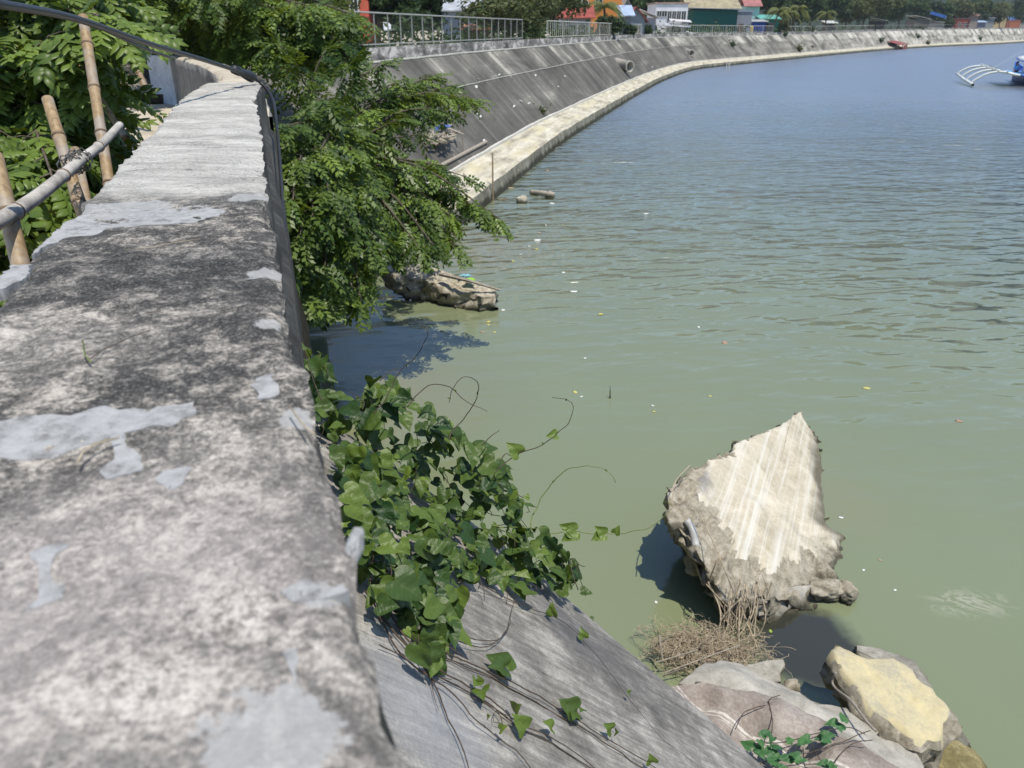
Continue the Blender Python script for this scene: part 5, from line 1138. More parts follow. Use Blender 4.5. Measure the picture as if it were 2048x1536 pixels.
mb.add(V, [(i*n+j, (i+1)*n+j, (i+1)*n+(j+1) % n, i*n+(j+1) % n) for i in range(14) for j in range(n)]+[tuple(range(n)), tuple(14*n+j for j in range(n))]); mb.build('hull', M['boat_navy'], boat, True)
for s_ in (0, 5):
    mb = MB(); mb.tube([q[s_]+Vector((0, 0, .03)) for q in secs], .07, 6); mb.build('gunwale', M['boat_blue'], boat, True)
for k in range(4):
    a = k*3.1+.2; up = .45*k/3
    pts = [B(a, 9.5, 1.05), B(a, 6.5, 1.05), B(a, 4.2, 1.15+up*.2), B(a, 2.6, 1.45+up*.4), B(a, 1.4, 1.25+up*.7), B(a, .5, .75+up), B(a, 0, .32+up)]
    c = catmull(pts, .2); m_ = int(len(c)*.52)
    mb = MB(); mb.tube(c[m_:], .11, 8); o = mb.build('outrigger_arm', M['boat_white'], boat, True)
    mb = MB(); mb.tube(c[:m_+1], .10, 8); mb.build('arm_root', M['boat_sky'] if k else M['boat_blue'], o, True)
mb = MB(); mb.tube([B(-1.2, -.02, .2), B(0, 0, .25), B(5, 0, .45), B(10.3, 0, .8)], [.13, .16, .16, .12], 10); mb.build('float', M['boat_white'], boat, True)
mb = MB(); mb.tube([B(-1.25, -.02, .2), B(-1.1, -.02, .2)], .14, 10); mb.build('float_tip', M['dark'], boat)
mb = MB(); mb.tube([B(-.2, 2.3, 1.58), B(10, 2.3, 1.85)], .07, 6); mb.build('cross_pole', M['boat_white'], boat)
mb = MB(); mb.tube([B(-.2, 3.1, 1.45), B(10, 3.1, 1.7)], .06, 6); mb.build('cross_pole', P('pole_grey', (.25, .28, .3)), boat)
mb = MB(); mb.prism([B(1.5, 3.3, 1.2), B(9, 3.3, 1.2), B(9, 6.5, 1.15), B(1.5, 6.5, 1.15)], (0, 0, .04)); mb.build('side_deck', M['boat_sky'], boat)
mb = MB(); mb.prism([B(2.5, 6.6, 1.9), B(6.5, 6.6, 1.9), B(6.5, 8.3, 1.9), B(2.5, 8.3, 1.9)], (0, 0, .001))
mb = MB()
for s_ in (5.9, 7.4): mb.box(B(5, s_, 1.65), (.06, 3.6, 1.3), rz=-math.atan2(EL.x, EL.y))
mb.box(B(3.2, 6.6, 1.65), (1.65, .06, 1.3), rz=-math.atan2(EL.x, EL.y)); mb.build('cabin', M['boat_white'], boat)
mb = MB(); V = []
for i in range(9):
    for j in range(5): V.append(B(1.6+i*.75, 5.2+j*.75, 2.42+.16*math.cos((j-2)*.7)+.25*((i-4)/4)**2))
mb.add(V, [(i*5+j, (i+1)*5+j, (i+1)*5+j+1, i*5+j+1) for i in range(8) for j in range(4)]); o = mb.build('canopy', M['boat_white'], boat, True)
sm = o.modifiers.new('s', 'SOLIDIFY'); sm.thickness = .06
mb = MB(); mb.tube([B(1.6+i*.75, 5.18, 2.34+.25*((i-4)/4)**2) for i in range(9)], .05, 6); mb.build('canopy_trim', M['boat_blue'], boat)
mb = MB(); mb.tube([B(5, 7.4, 2.5), B(5, 7.4, 5.5)], .06, 6); mb.build('mast', M['boat_navy'], boat)
for (a_, z_, r_) in ((1.0, 1.55, 2.3), ):
    mb = MB(); mb.tube([B(5, 7.4, 5.0), B(3, 2.3, 1.75)], .012, 4); mb.build('stay_rope', M['boat_white'], boat)
def person(label, base, face, pose, shirt, pants, s=1.0, skin=(.22, .12, .07)):
    """one skinned body; shirt, shorts and hair ride on it as children"""
    sit = pose == 'sit'; hip = .46 if sit else .92
    J = {'pel': (0, 0, hip), 'spi': (0, -.03, hip+.22), 'che': (0, -.04 if not sit else .02, hip+.42), 'nec': (0, .0 if not sit else .06, hip+.56), 'hea': (0, .03 if not sit else .1, hip+.72)}
    for sx, t in ((-1, 'l'), (1, 'r')):
        J['sh'+t] = (.18*sx, J['che'][1], hip+.46); J['el'+t] = (.25*sx, J['che'][1]+.08, hip+.22); J['wr'+t] = (.18*sx, J['che'][1]+.30, hip+.12); J['ha'+t] = (.16*sx, J['che'][1]+.38, hip+.10)
        J['hi'+t] = (.10*sx, 0, hip-.04)
        if sit: J['kn'+t] = (.16*sx, .42, hip+.02); J['an'+t] = (.14*sx, .42, hip-.40); J['to'+t] = (.14*sx, .58, hip-.43)
        else: J['kn'+t] = (.11*sx, .05, hip-.44); J['an'+t] = (.12*sx, 0, hip-.84); J['to'+t] = (.12*sx, .15, hip-.89)
    rad = dict(pel=.13, spi=.12, che=.14, nec=.055, hea=.095, sh=.065, el=.045, wr=.032, ha=.035, hi=.10, kn=.065, an=.042, to=.04)
    E = [('pel', 'spi'), ('spi', 'che'), ('che', 'nec'), ('nec', 'hea')]
    for t in 'lr': E += [('che', 'sh'+t), ('sh'+t, 'el'+t), ('el'+t, 'wr'+t), ('wr'+t, 'ha'+t), ('pel', 'hi'+t), ('hi'+t, 'kn'+t), ('kn'+t, 'an'+t), ('an'+t, 'to'+t)]
    def grow(name, keys, edges, k, mat, par):
        me = bpy.data.meshes.new(name); idx = {q: i for i, q in enumerate(keys)}
        me.from_pydata([J[q] for q in keys], [(idx[a], idx[b]) for a, b in edges], []); o = bpy.data.objects.new(name, me); COL.objects.link(o); me.materials.append(mat)
        m_ = o.modifiers.new('skin', 'SKIN'); m_.use_smooth_shade = True
        for i, q in enumerate(keys):
            r = rad.get(q, rad.get(q[:2], .05))*k; me.skin_vertices[0].data[i].radius = (r, r*(.8 if q in ('che', 'spi', 'pel') else 1)); me.skin_vertices[0].data[i].use_root = (i == 0)
        sb = o.modifiers.new('sub', 'SUBSURF'); sb.levels = 1; sb.render_levels = 1
        o.parent = par; return o
    root = empty('person', base, label, 'person'); root.rotation_euler = (0, 0, face); root.scale = (s, s, s)
    grow('body', list(J), E, 1.0, simple('skin_tone', skin, .6, .1), root)
    up = ['che', 'spi', 'shl', 'shr', 'ell', 'elr']; J['spi2'] = J['spi']
    grow('shirt', ['spi', 'che', 'shl', 'shr', 'ell', 'elr', 'pel'], [('spi', 'che'), ('che', 'shl'), ('che', 'shr'), ('shl', 'ell'), ('shr', 'elr'), ('spi', 'pel')], 1.16, simple('shirt_cloth', shirt, .8, .1), root)
    grow('shorts', ['pel', 'hil', 'hir', 'knl', 'knr'], [('pel', 'hil'), ('pel', 'hir'), ('hil', 'knl'), ('hir', 'knr')], 1.15, simple('shorts_cloth', pants, .8, .1), root)
    bm = bmesh.new(); bmesh.ops.create_uvsphere(bm, u_segments=12, v_segments=8, radius=.115)
    for v in bm.verts:
        v.co.y = v.co.y*1.1-.02
        if v.co.z < 0: v.co.z *= .5
        v.co += Vector(J['hea'])+Vector((0, 0, .05))
    me = bpy.data.meshes.new('hair'); bm.to_mesh(me); bm.free(); o = link('hair', me, simple('black_hair', (.01, .01, .01), .6, .2)); o.parent = root
    return root
person('person in a light blue shirt sitting on the boat side deck', B(5.0, 4.9, .82), R(150), 'sit', (.13, .42, .75), (.03, .04, .12), 1.15)
person('person in dark clothes crouched beside the boat cabin', B(2.2, 5.9, .72), R(110), 'sit', (.06, .05, .03), (.05, .05, .05), 1.1)
mb = MB(); q = on_slope(1000, 300)[0]
# red landing and small boats at the far waterline
i, q = bank_at(1795, .2, .3); t = (BC[i+1]-BC[i]).normalized(); ld = empty('landing', q, 'small red roofed wooden landing at the far waterline', 'landing')
mb = MB(); mb.prism([q-t*5-BN[i]*1.5+Vector((0, 0, 1.0)), q+t*5-BN[i]*1.5+Vector((0, 0, 1.0)), q+t*5+BN[i]*2+Vector((0, 0, 1.9)), q-t*5+BN[i]*2+Vector((0, 0, 1.9))], (0, 0, .12)); mb.build('roof', P('dull_red', (.26, .07, .06)), ld)
for k in (-4.5, 0, 4.5):
    mb = MB(); mb.tube([q+t*k-BN[i]*1.3+Vector((0, 0, -.8)), q+t*k-BN[i]*1.3+Vector((0, 0, 1.0))], .12, 6); mb.build('post', M['dull_red'], ld)
mb = MB(); mb.prism([q+t*1-BN[i]*1.4+Vector((0, 0, -.5)), q+t*5-BN[i]*1.4+Vector((0, 0, -.5)), q+t*5-BN[i]*1.4+Vector((0, 0, .8)), q+t*1-BN[i]*1.4+Vector((0, 0, .8))], BN[i]*.1); mb.build('side_board', M['dull_red'], ld)

# ================================================================== HOUSES
def hmat(c, rough=.8, var=.12, key=None): 
    k = 'paint_%02d%02d%02d' % tuple(int(x*99) for x in c)
    if k not in M: M[k] = simple(k, c, rough, var, 1.5)
    return M[k]
def corr(c, metal=.0):
    k = 'sheet_%02d%02d%02d' % tuple(int(x*99) for x in c)
    if k not in M:
        n = NT(k, .5, .4); g_ = n.geo(); f = n.noise(g_, .9, 5, .7); r_ = n.noise(g_, 6, 4, .7)
        cc = n.ramp(f, (.35, tuple(x*.6 for x in c)), (.6, c)); cc = n.mix(n.ramp(r_, (.58, 0.0), (.7, .5)), cc, (.25, .16, .10)); n.col(cc); M[k] = n.m
    return M[k]
FZ = {}
def fence_zc(px):
    k = int(round(px/10.0))*10
    if k not in FZ:
        q = bank_pt(col_at_px(k), 5.8, 4.9); FZ[k] = q.y*CP+(H-q.z)*SP
    return FZ[k]
def house(name, label, x0, x1, zc, yeave, wallc, roofc, roof='shed', rise=1.0, depth=5.0, wins=(), over=.5, base=4.0, turn=0.0, cat='house', doors=(), ybase=None):
    zc = max(zc, fence_zc(x0)+4, fence_zc(x1)+2.5)
    a = PD(x0, yeave, zc); b = PD(x1, yeave, zc); ze = a.z; a.z = b.z = base
    d = (b-a); W = d.length; d.normalize(); d.rotate(Matrix.Rotation(turn, 3, 'Z')); nb = Vector((-d.y, d.x, 0)); hh = ze-base
    root = empty(name, a, label, cat)
    def L(x, y, z): return a+d*x+nb*y+Vector((0, 0, z))
    mb = MB(); hw = W/2
    if roof == 'gable':
        mb.prism([L(0, 0, 0), L(W, 0, 0), L(W, 0, hh), L(hw, 0, hh+rise), L(0, 0, hh)], nb*depth)
    else: mb.prism([L(0, 0, 0), L(W, 0, 0), L(W, 0, hh), L(0, 0, hh)], nb*depth)
    mb.build('wall', hmat(wallc), root)
    mb = MB()
    if roof == 'gable':
        for s_ in (0, 1):
            p = [L(hw, -over, hh+rise+.05), L(-over if s_ == 0 else W+over, -over, hh-over*rise/hw+.05)]
            mb.prism([p[0], p[1], p[1]+nb*(depth+2*over), p[0]+nb*(depth+2*over)], (0, 0, .1))
    elif roof == 'side':     # ridge parallel to the front
        mb.prism([L(-over, -over, hh-.1), L(W+over, -over, hh-.1), L(W+over, depth/2, hh+rise), L(-over, depth/2, hh+rise)], (0, 0, .1))
        mb.prism([L(-over, depth/2+.003, hh+rise), L(W+over, depth/2+.003, hh+rise), L(W+over, depth+over, hh-.1), L(-over, depth+over, hh-.1)], (0, 0, .1))
    elif roof == 'shed': mb.prism([L(-over, -over, hh+.03), L(W+over, -over, hh+.03), L(W+over, depth+over, hh+rise), L(-over, depth+over, hh+rise)], (0, 0, .1))
    elif roof == 'slant': mb.prism([L(-over, -over, hh+rise), L(W+over, -over, hh+.03), L(W+over, depth+over, hh+.03), L(-over, depth+over, hh+rise)], (0, 0, .1))
    else: mb.prism([L(-.15, -.15, hh+.003), L(W+.15, -.15, hh+.003), L(W+.15, depth+.15, hh+.003), L(-.15, depth+.15, hh+.003)], (0, 0, .25))
    mb.build('roof', corr(roofc), root)
    # sheet ribs
    for (fx, fz, ww, wh) in wins:
        mb = MB(); c = L(W*fx, -.05, hh*fz); rz = math.atan2(d.y, d.x)
        for (ox, oz, sx, sz) in ((0, wh/2, ww+.16, .08), (0, -wh/2, ww+.16, .08), (ww/2, 0, .08, wh), (-ww/2, 0, .08, wh), (0, 0, .06, wh)):
            mb.box(c+d*ox+Vector((0, 0, oz)), (sx, .10, sz), rz=rz)
        wo_ = mb.build('window', hmat((.6, .6, .58)), root); mb = MB(); mb.box(c+nb*.03, (ww, .04, wh), rz=rz); mb.build('pane', M['pane'], wo_)
    for (fx, ww, wh) in doors:
        mb = MB(); mb.box(L(W*fx, -.04, wh/2), (ww, .08, wh), rz=math.atan2(d.y, d.x)); mb.build('door', hmat((.12, .08, .06)), root)
    return root, L, W, hh
M['pane'] = simple('dark_glass', (.02, .025, .03), .15, .2, 3, .5)
house('red_house', 'coral red walled house with dark doorway behind the nearest railing', 690, 734, 44, -25, (.58, .13, .08), (.5, .5, .5), 'flat', wins=((.35, .62, .5, 1.6),), doors=((.45, .5, 2.1),), depth=4)
house('dark_shack', 'dark timber shack left of the coral red wall', 650, 686, 45, -10, (.05, .045, .045), (.55, .56, .58), 'shed', .5, 3, wins=((.5, .6, .6, .8),))
house('grey_shack', 'shack with a pale blue-grey sheet roof among the trees', 886, 965, 66, 24, (.22, .27, .36), (.50, .52, .54), 'shed', 1.2, 4)
house('small_stall', 'low brown stall with orange sheeting right behind the nearest railing', 925, 975, 56, 60, (.12, .09, .07), (.62, .26, .10), 'shed', .3, 3, over=.3, cat='stall')
house('light_house', 'pale blue-white house behind the palm', 1126, 1163, 104, 3, (.50, .58, .66), (.4, .4, .42), 'flat', depth=4)
house('orange_house', 'tall bright orange house behind the palm tree', 1160, 1245, 106, -12, (.66, .26, .06), (.5, .3, .2), 'flat', depth=6, wins=((.12, .75, 1, 1.2), (.45, .8, 1, 1.2)))
house('mint_house', 'small mint green gabled house right of the orange house', 1243, 1263, 108, 18, (.42, .66, .58), (.6, .62, .6), 'gable', 1.2, 5)
house('red_roof_house', 'low house with rusty red hipped roof below the orange house', 1122, 1182, 92, 35, (.28, .30, .34), (.36, .08, .05), 'side', 1.2, 5, wins=((.7, .6, .9, .7),))
house('red_roof_house', 'house with red gabled roof beside pale blue sheets', 1252, 1290, 96, 38, (.30, .33, .36), (.38, .09, .06), 'gable', 1.4, 6, doors=((.6, .9, 1.9),))
house('blue_sheet_house', 'low lean-to roofed with pale blue sheets left of the red gable', 1242, 1262, 99, 33, (.25, .27, .3), (.45, .55, .72), 'shed', 1.3, 3)
house('white_roof_house', 'shed with a bright white sloping roof right of the red gable', 1285, 1312, 98, 36, (.4, .4, .4), (.72, .72, .70), 'slant', 1.1, 4)
r_, L, W, hh = house('white_house', 'two storey white house with a row of dark arched windows', 1312, 1378, 128, 8, (.74, .74, .76), (.45, .30, .26), 'flat', depth=6, turn=R(4), wins=((.12, .72, .8, .9), (.28, .72, .9, .9), (.44, .62, .7, 1.9), (.58, .62, .7, 1.9), (.73, .62, .7, 1.9), (.88, .62, .8, 1.9)))
mb = MB(); mb.prism([L(W*.38, -.9, hh*.36), L(W, -.9, hh*.36), L(W, -.01, hh*.36), L(W*.38, -.01, hh*.36)], (0, 0, .15)); mb.prism([L(W*.38, -.95, hh*.36), L(W, -.95, hh*.36), L(W, -.9, hh*.36), L(W*.38, -.9, hh*.36)], (0, 0, .75)); mb.build('balcony', hmat((.74, .74, .76)), r_)
house('tan_roof_house', 'large house with a broad tan sheet roof behind the green building', 1378, 1478, 150, 17, (.66, .64, .58), (.42, .36, .22), 'side', 2.2, 10)
house('green_building', 'dark green walled warehouse with a thin blue-grey roof line', 1388, 1476, 124, 20, (.012, .10, .085), (.34, .40, .48), 'slant', .3, 8, over=1.0, cat='building')
house('grey_annex', 'grey annex with pale sheeting joined right of the green building', 1476, 1505, 124, 24, (.28, .30, .34), (.32, .36, .44), 'flat', depth=7, doors=((.3, 1.0, 2.4),))
house('blue_shed', 'small bright blue shed right of the grey annex', 1508, 1532, 128, 44, (.03, .10, .42), (.5, .5, .52), 'shed', .4, 3, cat='shed')
house('green_roof_shed', 'shed with a turquoise sheet roof right of the blue shed', 1524, 1558, 132, 39, (.04, .22, .16), (.15, .46, .38), 'shed', .9, 4, cat='shed')
house('teal_house', 'distant small teal house with pink roof between palms', 1492, 1520, 165, 12, (.40, .60, .56), (.44, .18, .16), 'side', 1.5, 5)
house('white_roof_shack', 'white roofed shack at the left among the dense trees', 1654, 1672, 175, 47, (.12, .1, .08), (.72, .72, .70), 'shed', .6, 3)
house('white_roof_shack', 'white roofed shack behind the railing near the dark post', 1749, 1772, 205, 42, (.05, .045, .04), (.75, .74, .72), 'slant', .8, 4)
house('long_roof_shack', 'shack with long tilted white roof left of the blue canopy', 1829, 1860, 236, 39, (.15, .14, .12), (.72, .73, .70), 'slant', 1.3, 6)
house('long_roof_shack', 'low shack with pale roof just below the blue canopy', 1858, 1886, 232, 45, (.3, .28, .25), (.66, .68, .68), 'slant', .6, 6)
r_, L, W, hh = house('red_shed', 'dark red open sided shed behind the far railing end', 1914, 1941, 238, 38, (.24, .06, .05), (.26, .12, .10), 'flat', depth=5, wins=((.3, .6, 1.2, 1.4), (.7, .6, 1.0, 1.4)), cat='shed')
house('brown_roof_house', 'house with low brown hipped roof above the red shed', 1930, 1958, 262, 32, (.3, .26, .24), (.25, .13, .11), 'side', 1.2, 6)
house('blue_tarp_stall', 'stall under a pale blue tarpaulin right of the red shed', 1946, 1972, 270, 45, (.2, .22, .28), (.42, .55, .75), 'shed', 1.2, 5, cat='stall')
house('grey_roof_house', 'long grey roofed house between the red shed and the tan block', 1960, 1990, 300, 36, (.3, .32, .34), (.36, .40, .46), 'side', 1.2, 6)
house('tan_house', 'tan two storey block house near the right edge', 1984, 2016, 300, 28, (.46, .36, .20), (.4, .33, .2), 'flat', depth=7, wins=((.15, .62, 1.6, 1.4),))
house('blue_roof_house', 'house with a bright blue roof at the right photo edge', 2020, 2064, 325, 40, (.35, .33, .3), (.10, .25, .68), 'side', 1.4, 7)
house('brick_shack', 'small orange brick shack below the blue roof at right', 2022, 2042, 300, 41, (.42, .15, .08), (.45, .2, .15), 'flat', depth=4, doors=((.5, 1.2, 1.8),))
# blue canopy on posts
cp = empty('blue_canopy', PD(1875, 45, 240), 'bright blue tilted sheet canopy on thin posts between trees', 'canopy')
kz = fence_zc(1893)+6; a, b = PD(1852, 20, kz+6), PD(1893, 32, kz); mb = MB(); mb.prism([a, b, b+Vector((2, 5, -.4)), a+Vector((2, 5, -.4))], (0, 0, .12)); mb.prism([a+Vector((0, 0, -.9)), b+Vector((0, 0, -.9)), b, a], (0, .08, 0)); mb.build('sheet', P('canopy_blue', (.08, .22, .68), rough=.4), cp)
for p in (a, b, a+Vector((2, 5, -.4)), b+Vector((2, 5, -.4))): mb = MB(); mb.tube([Vector((p.x, p.y, 4)), p], .08, 5); mb.build('post', M['wood'], cp)
# sloping sheets in front of the white house, black tank, white tarps
def sheet(name, label, quad, c, cat='sheet', zc=105):
    k_ = max(0, max(fence_zc(x)+3-z for x, y, z in quad)); mb = MB(); mb.prism([PD(x, y, z+k_) for x, y, z in quad], (0, 0, .06)); return tag(mb.build(name, hmat(c, .5)), label, cat)
sheet('roof_sheet', 'long grey sheet sloping down in front of the white house', [(1328, 46, 100), (1380, 52, 106), (1382, 55, 104), (1330, 52, 98)], (.42, .44, .48))
sheet('roof_sheet', 'white torn sheet lying low by the railing below the grey sheet', [(1345, 56, 100), (1405, 70, 101), (1400, 72, 99), (1340, 60, 98)], (.66, .66, .68))
sheet('roof_sheet', 'white narrow awning beside the white house wall', [(1338, 38, 112), (1380, 41, 116), (1384, 45, 114), (1340, 42, 110)], (.62, .6, .6))
sheet('white_tarp', 'crumpled white tarp behind the nearest railing right of the coral red wall', [(766, 46, 42), (778, 48, 42), (790, 60, 41), (768, 62, 41)], (.62, .63, .65), 'tarp')
sheet('roof_sheet', 'thin white roof edge among the trees above the grey shack', [(866, 6, 70), (935, 9, 70), (935, 11, 69), (866, 8, 69)], (.7, .7, .7))
mb = MB(); i, q = bank_at(1537, 6.6, 5); q.z = 4; mb.tube([q, q+Vector((0, 0, .1)), q+Vector((0, 0, 2.5)), q+Vector((0, 0, 2.7))], [.9, 1.0, 1.0, .6], 16); tag(mb.build('water_tank', M['black']), 'black cylindrical tank standing at the railing below the turquoise roof', 'tank')
i, q = bank_at(1749, 5.55, 5); q.z = topz(ARC[i]); mb = MB(); mb.box(q+Vector((0, 0, 1.0)), (.5, .5, 2.2)); tag(mb.build('gate_post', M['dark']), 'dark square post between two far railing sections', 'post')
mb = MB(); i, q = bank_at(1502, 7, 4.6); q.z = 4; mb.tube([q, q+Vector((0, 0, 1.9)), q+Vector((0, 0, 2.1))], [.35, .35, .1], 10); tag(mb.build('yellow_drum', P('drum_yellow', (.62, .48, .12))), 'yellow drum behind the railing beside the blue shed', 'drum')

# ================================================================== BACKGROUND TREES
def crown_mesh(seed, blobs, n, leaf, mat, name='crown'):
    """leaf-sized faces spread through a union of uneven lumps"""
    rg = np.random.default_rng(seed); Vs = []; Ts = []
    tot = sum(b[3]**2 for b in blobs)
    for (cx, cy, cz, r) in blobs:
        k = int(n*r*r/tot); d = rg.normal(0, 1, (k, 3)); d /= np.linalg.norm(d, axis=1)[:, None]
        lump = 1+.22*np.sin(d[:, 0]*5+seed)+.2*np.sin(d[:, 1]*6+cx)+.18*np.sin(d[:, 2]*7+cy)
        rad = r*rg.uniform(.35, 1, k)**.45*lump; p = d*rad[:, None]*np.array([1, 1, .8])+np.array([cx, cy, cz])
        s = leaf*rg.uniform(.5, 1.3, k)[:, None]
        nn = d*.6+rg.normal(0, .5, (k, 3))+np.array([0, 0, .5]); nn /= np.linalg.norm(nn, axis=1)[:, None]
        a = np.cross(nn, rg.normal(0, 1, (k, 3))); a /= np.linalg.norm(a, axis=1)[:, None]; b = np.cross(nn, a)
        Vs.append(np.stack([p-a*s, p+b*s*.45-nn*s*.1, p+a*s, p-b*s*.45-nn*s*.1], 1).reshape(-1, 3))
        t0 = rg.uniform(.15, .75); Ts.append(np.repeat(np.clip(t0+rg.normal(0, .18, k), 0, 1), 4))
    V = np.vstack(Vs); T = np.concatenate(Ts); return V, np.arange(len(V)).reshape(-1, 4), T
def make_tree(seed, mat, h=8.0, spread=3.2, n=5200, leaf=.30, name='background_tree'):
    rnd = random.Random(seed); root = empty(name, (0, 0, 0), 'tree', 'tree')
    blobs = [(rnd.gauss(0, spread*.45), rnd.gauss(0, spread*.45), h*rnd.uniform(.42, .88), spread*rnd.uniform(.35, .6)) for _ in range(11)]
    mb = MB(); mb.tube(catmull([(0, 0, -.3), (rnd.gauss(0, .2), rnd.gauss(0, .2), h*.3), (0, 0, h*.6)], .4), [.22-.15*i/12 for i in range(len(catmull([(0, 0, -.3), (0, 0, h*.3), (0, 0, h*.6)], .4))+3)][:999] if False else .16, 7)
    for b in blobs[:6]: mb.tube([(0, 0, h*.35), (b[0]*.5, b[1]*.5, (h*.35+b[2])/2+.3), b[:3]], [.11, .07, .03], 5)
    mb.build('trunk', M['bark'], root, True)
    V, Fq, T = crown_mesh(seed, blobs, n, leaf, mat); mesh_np('crown', V, Fq, T, mat, root)
    return root
protos = [make_tree(1, M['far1']), make_tree(2, M['far2'], 7.5, 3.6), make_tree(3, M['far1'], 9, 3.0), make_tree(4, M['far2'], 8.5, 3.2, leaf=.24)]
used = set(); rnd = random.Random(55)
def put_tree(px, zc, ytop, kind, label, wide=1.0, base=4.0):
    zc = max(zc, fence_zc(px)+(26 if ytop < 20 and px > 1250 else 7 if ytop < 20 else 1.5)); top = zat(ytop, zc); h = max(2.0, top-base); pr = protos[kind]
    o = pr if kind not in used else copy_tree(pr); used.add(kind)
    q = PD(px, 60, zc); q.z = base; s = h/[8, 7.5, 9, 8.5][kind]
    o.location = q; o.rotation_euler = (0, 0, rnd.uniform(0, 6.28)); o.scale = (s*wide, s*wide, s*.98); o['label'] = label; o['group'] = 'trees behind the embankment'
TR = [(600, 30, -60, 1, 1.0, 'olive tree at the left end of the nearest railing'), (760, 46, -55, 0, .9, 'dark tree right of the coral red house'), (800, 48, -45, 2, .9, 'dark bushy tree left of the grey shack roof'), (850, 52, -40, 0, .9, 'dark green tree directly left of the grey shack'),
      (730, 60, -70, 2, 1.0, 'tall dark tree rising behind the coral red house'), (905, 78, -50, 0, 1.1, 'dark tree filling in behind the grey shack'), (985, 58, -12, 1, 1.5, 'wide feathery olive tree above the orange sheeted stall'), (960, 90, -55, 2, 1.0, 'tall dark tree behind the wide olive tree'), (1040, 66, -30, 1, 1.0, 'olive tree at the right end of the nearest railing'),
      (1075, 72, -25, 3, .9, 'bright tree left of the first white picket railing'), (1105, 78, -40, 1, .9, 'tall olive tree left of the pale blue house'), (1062, 63, 42, 0, .9, 'dark bush growing over the railing gap'), (1225, 84, 28, 0, 1.3, 'wide dark bush below the orange house'),
      (1262, 86, 46, 0, 1.0, 'low dark bush left of the short railing piece'), (1295, 92, 48, 2, 1.1, 'low dark bush right of the short railing piece'), (1255, 150, -35, 2, .9, 'dark tree rising behind the mint house'), (1290, 170, -40, 0, 1.2, 'dark tree behind the red gable and white roof'),
      (1340, 190, -35, 2, 1.0, 'dark tree behind the two storey white house'), (1395, 200, -38, 0, 1.2, 'dark tree peeking above the tan roof left side'), (1450, 200, -38, 2, 1.1, 'dark tree above the middle of the tan roof'), (1500, 190, -36, 0, 1.1, 'dark tree behind the teal house'),
      (1545, 180, -30, 2, 1.0, 'dark tree above the turquoise roof'), (1585, 165, -20, 0, 1.0, 'dense dark tree right of the turquoise roof'), (1620, 175, -25, 2, 1.0, 'dense dark tree left of the first white roofed shack'), (1655, 190, -25, 0, 1.1, 'dark tree above the first white roofed shack'),
      (1690, 178, -8, 1, 1.1, 'broad bright olive tree left of centre among the far trees'), (1725, 190, -20, 1, 1.0, 'tall olive tree just left of the dark post'), (1760, 215, -25, 2, 1.0, 'dark tree above the second white roofed shack'), (1792, 225, -15, 0, 1.1, 'dark tree left of the long tilted roof'),
      (1830, 262, -12, 2, 1.0, 'dark tree behind the long tilted white roof'), (1870, 265, -2, 0, 1.1, 'dark tree right behind the blue canopy'), (1905, 275, -8, 1, 1.0, 'olive tree between blue canopy and brown roof'), (1935, 300, -5, 0, 1.2, 'round dark tree above the brown roof'), (1965, 320, 0, 1, 1.1, 'round green tree above the grey roof'),
      (1998, 335, 8, 2, 1.0, 'low dark tree behind the tan block'), (2030, 340, -6, 2, 1.0, 'tall dark tree at the right photo edge'), (1840, 225, 52, 0, 1.3, 'round dark bush on the railing line between the far railings'), (1898, 228, 36, 0, 1.0, 'small bright bush left of the red shed'), (2060, 350, 0, 0, 1.2, 'dark tree just outside the right photo edge'),
      (1566, 140, 34, 1, .8, 'small leafy tree growing at the embankment edge right of the black tank'), (1622, 160, 50, 0, .9, 'dark bush between the two white railings'), (680, 75, -80, 0, 1.2, 'tall dark tree left behind the coral red house'), (1010, 110, -60, 0, 1.3, 'tall dark tree behind the railing end trees'), (1150, 140, -50, 0, 1.2, 'dark tree behind the pale blue house'), (1205, 150, -50, 2, 1.2, 'dark tree behind the orange house')]
for (px, zc, yt, k, wd, lb) in TR: put_tree(px, zc, yt, k, lb, wd)
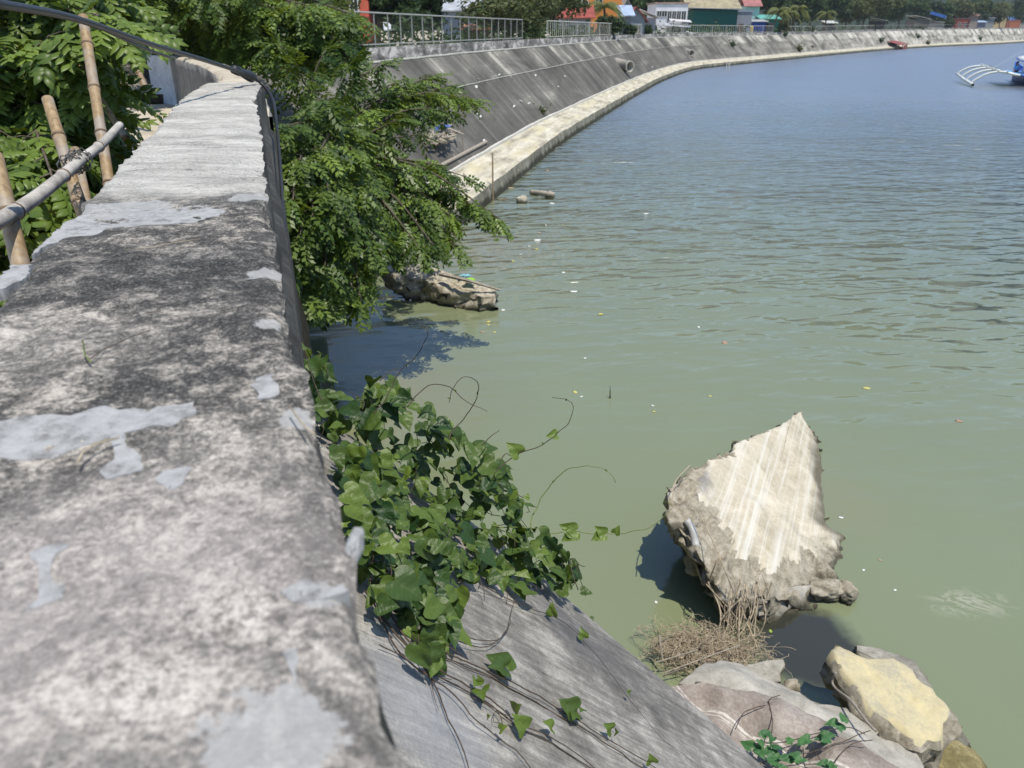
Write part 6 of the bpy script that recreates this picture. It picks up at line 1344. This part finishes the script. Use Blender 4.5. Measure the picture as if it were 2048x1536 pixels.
def palm(label, px, zc, ytop, seed):
    zc = max(zc, fence_zc(px)+3); rnd = random.Random(seed); q = PD(px, 60, zc); q.z = 4; top = zat(ytop, zc); root = empty('palm_tree', q, label, 'palm')
    hb = Vector((q.x+rnd.gauss(0, .4), q.y, top-1.2)); mb = MB(); c = catmull([q, q.lerp(hb, .5)+Vector((rnd.gauss(0, .3), 0, 0)), hb], .5); mb.tube(c, [.20-.07*i/len(c) for i in range(len(c))], 8); mb.build('trunk', M['bark'], root, True)
    V = []; Fq = []; T = []
    for k in range(20):
        a = k*2.4+rnd.gauss(0, .2); el = rnd.uniform(-.1, 1.2); L_ = rnd.uniform(2.4, 3.4); t0 = rnd.uniform(.1, .8); prev = None
        for j in range(22):
            f = j/21; d = Vector((math.cos(a), math.sin(a), 0)); p = hb+d*(L_*f*math.cos(el*.6))+Vector((0, 0, L_*(math.sin(el)*f-1.0*f*f)))
            sd_ = Vector((-d.y, d.x, 0)); ll = .75*math.sin(math.pi*min(1, f*.9+.1))+.1
            for s_ in (-1, 1):
                i = len(V); e = p+sd_*s_*ll*.7+d*ll*.35+Vector((0, 0, -ll*.55)); w_ = d*.07
                V += [p-w_, p+w_, e+w_*.2, e-w_*.2]; Fq.append((i, i+1, i+2, i+3)); T += [t0]*4
    mesh_np('fronds', np.array([tuple(v) for v in V]), np.array(Fq), np.array(T), M['palm'], root)
palm('coconut palm standing right in front of the orange house', 1198, 98, -8, 1)
palm('coconut palm among dark trees above the turquoise roof', 1545, 150, 8, 2)
palm('coconut palm with yellowing fronds left of the dense far trees', 1575, 145, 14, 3)
palm('pale palm between the railings left of the olive trees', 1648, 165, 16, 4)
palm('yellowish palm above the blue shed', 1590, 150, 4, 6)
palm('distant palm right of the blue canopy', 1998, 320, 2, 5)
V = []; Fq = []; T = []; rnd = random.Random(90)
for k in range(16000):
    s_ = rnd.random()**2.1*330; off = 6.6+abs(rnd.gauss(0, 2.5)); p = at_arc(s_, off, 4); hh = .3+1.5*abs(fn((s_*.12, off*.3, 1)))*2+.5
    p.z = 4+rnd.random()*hh; s1 = .16+.10*min(2, s_/100); a = Vector((rnd.gauss(0, 1), rnd.gauss(0, 1), rnd.gauss(0, .6))).normalized()*s1; b_ = Vector((rnd.gauss(0, 1), rnd.gauss(0, 1), rnd.gauss(0, .6))).normalized()*s1*.6
    i = len(V); V += [p-a, p+b_, p+a, p-b_]; Fq.append((i, i+1, i+2, i+3)); T += [rnd.random()*.7]*4
tag(mesh_np('undergrowth', np.array([tuple(v) for v in V]), np.array(Fq), np.array(T), M['far1']), kind='stuff')

# thin even air round everything (it only shows on the far bank and hills)
hz = bpy.data.materials.new('air'); hz.use_nodes = True; t = hz.node_tree; t.nodes.clear(); pv = t.nodes.new('ShaderNodeVolumePrincipled'); ou = t.nodes.new('ShaderNodeOutputMaterial')
pv.inputs['Color'].default_value = (.80, .88, .98, 1); pv.inputs['Density'].default_value = 0.0002; pv.inputs['Anisotropy'].default_value = 0.2; t.links.new(pv.outputs[0], ou.inputs['Volume'])
mb = MB(); mb.box((750, 1550, 149), (4800, 4200, 304)); o = mb.build('haze', hz); tag(o, kind='stuff')
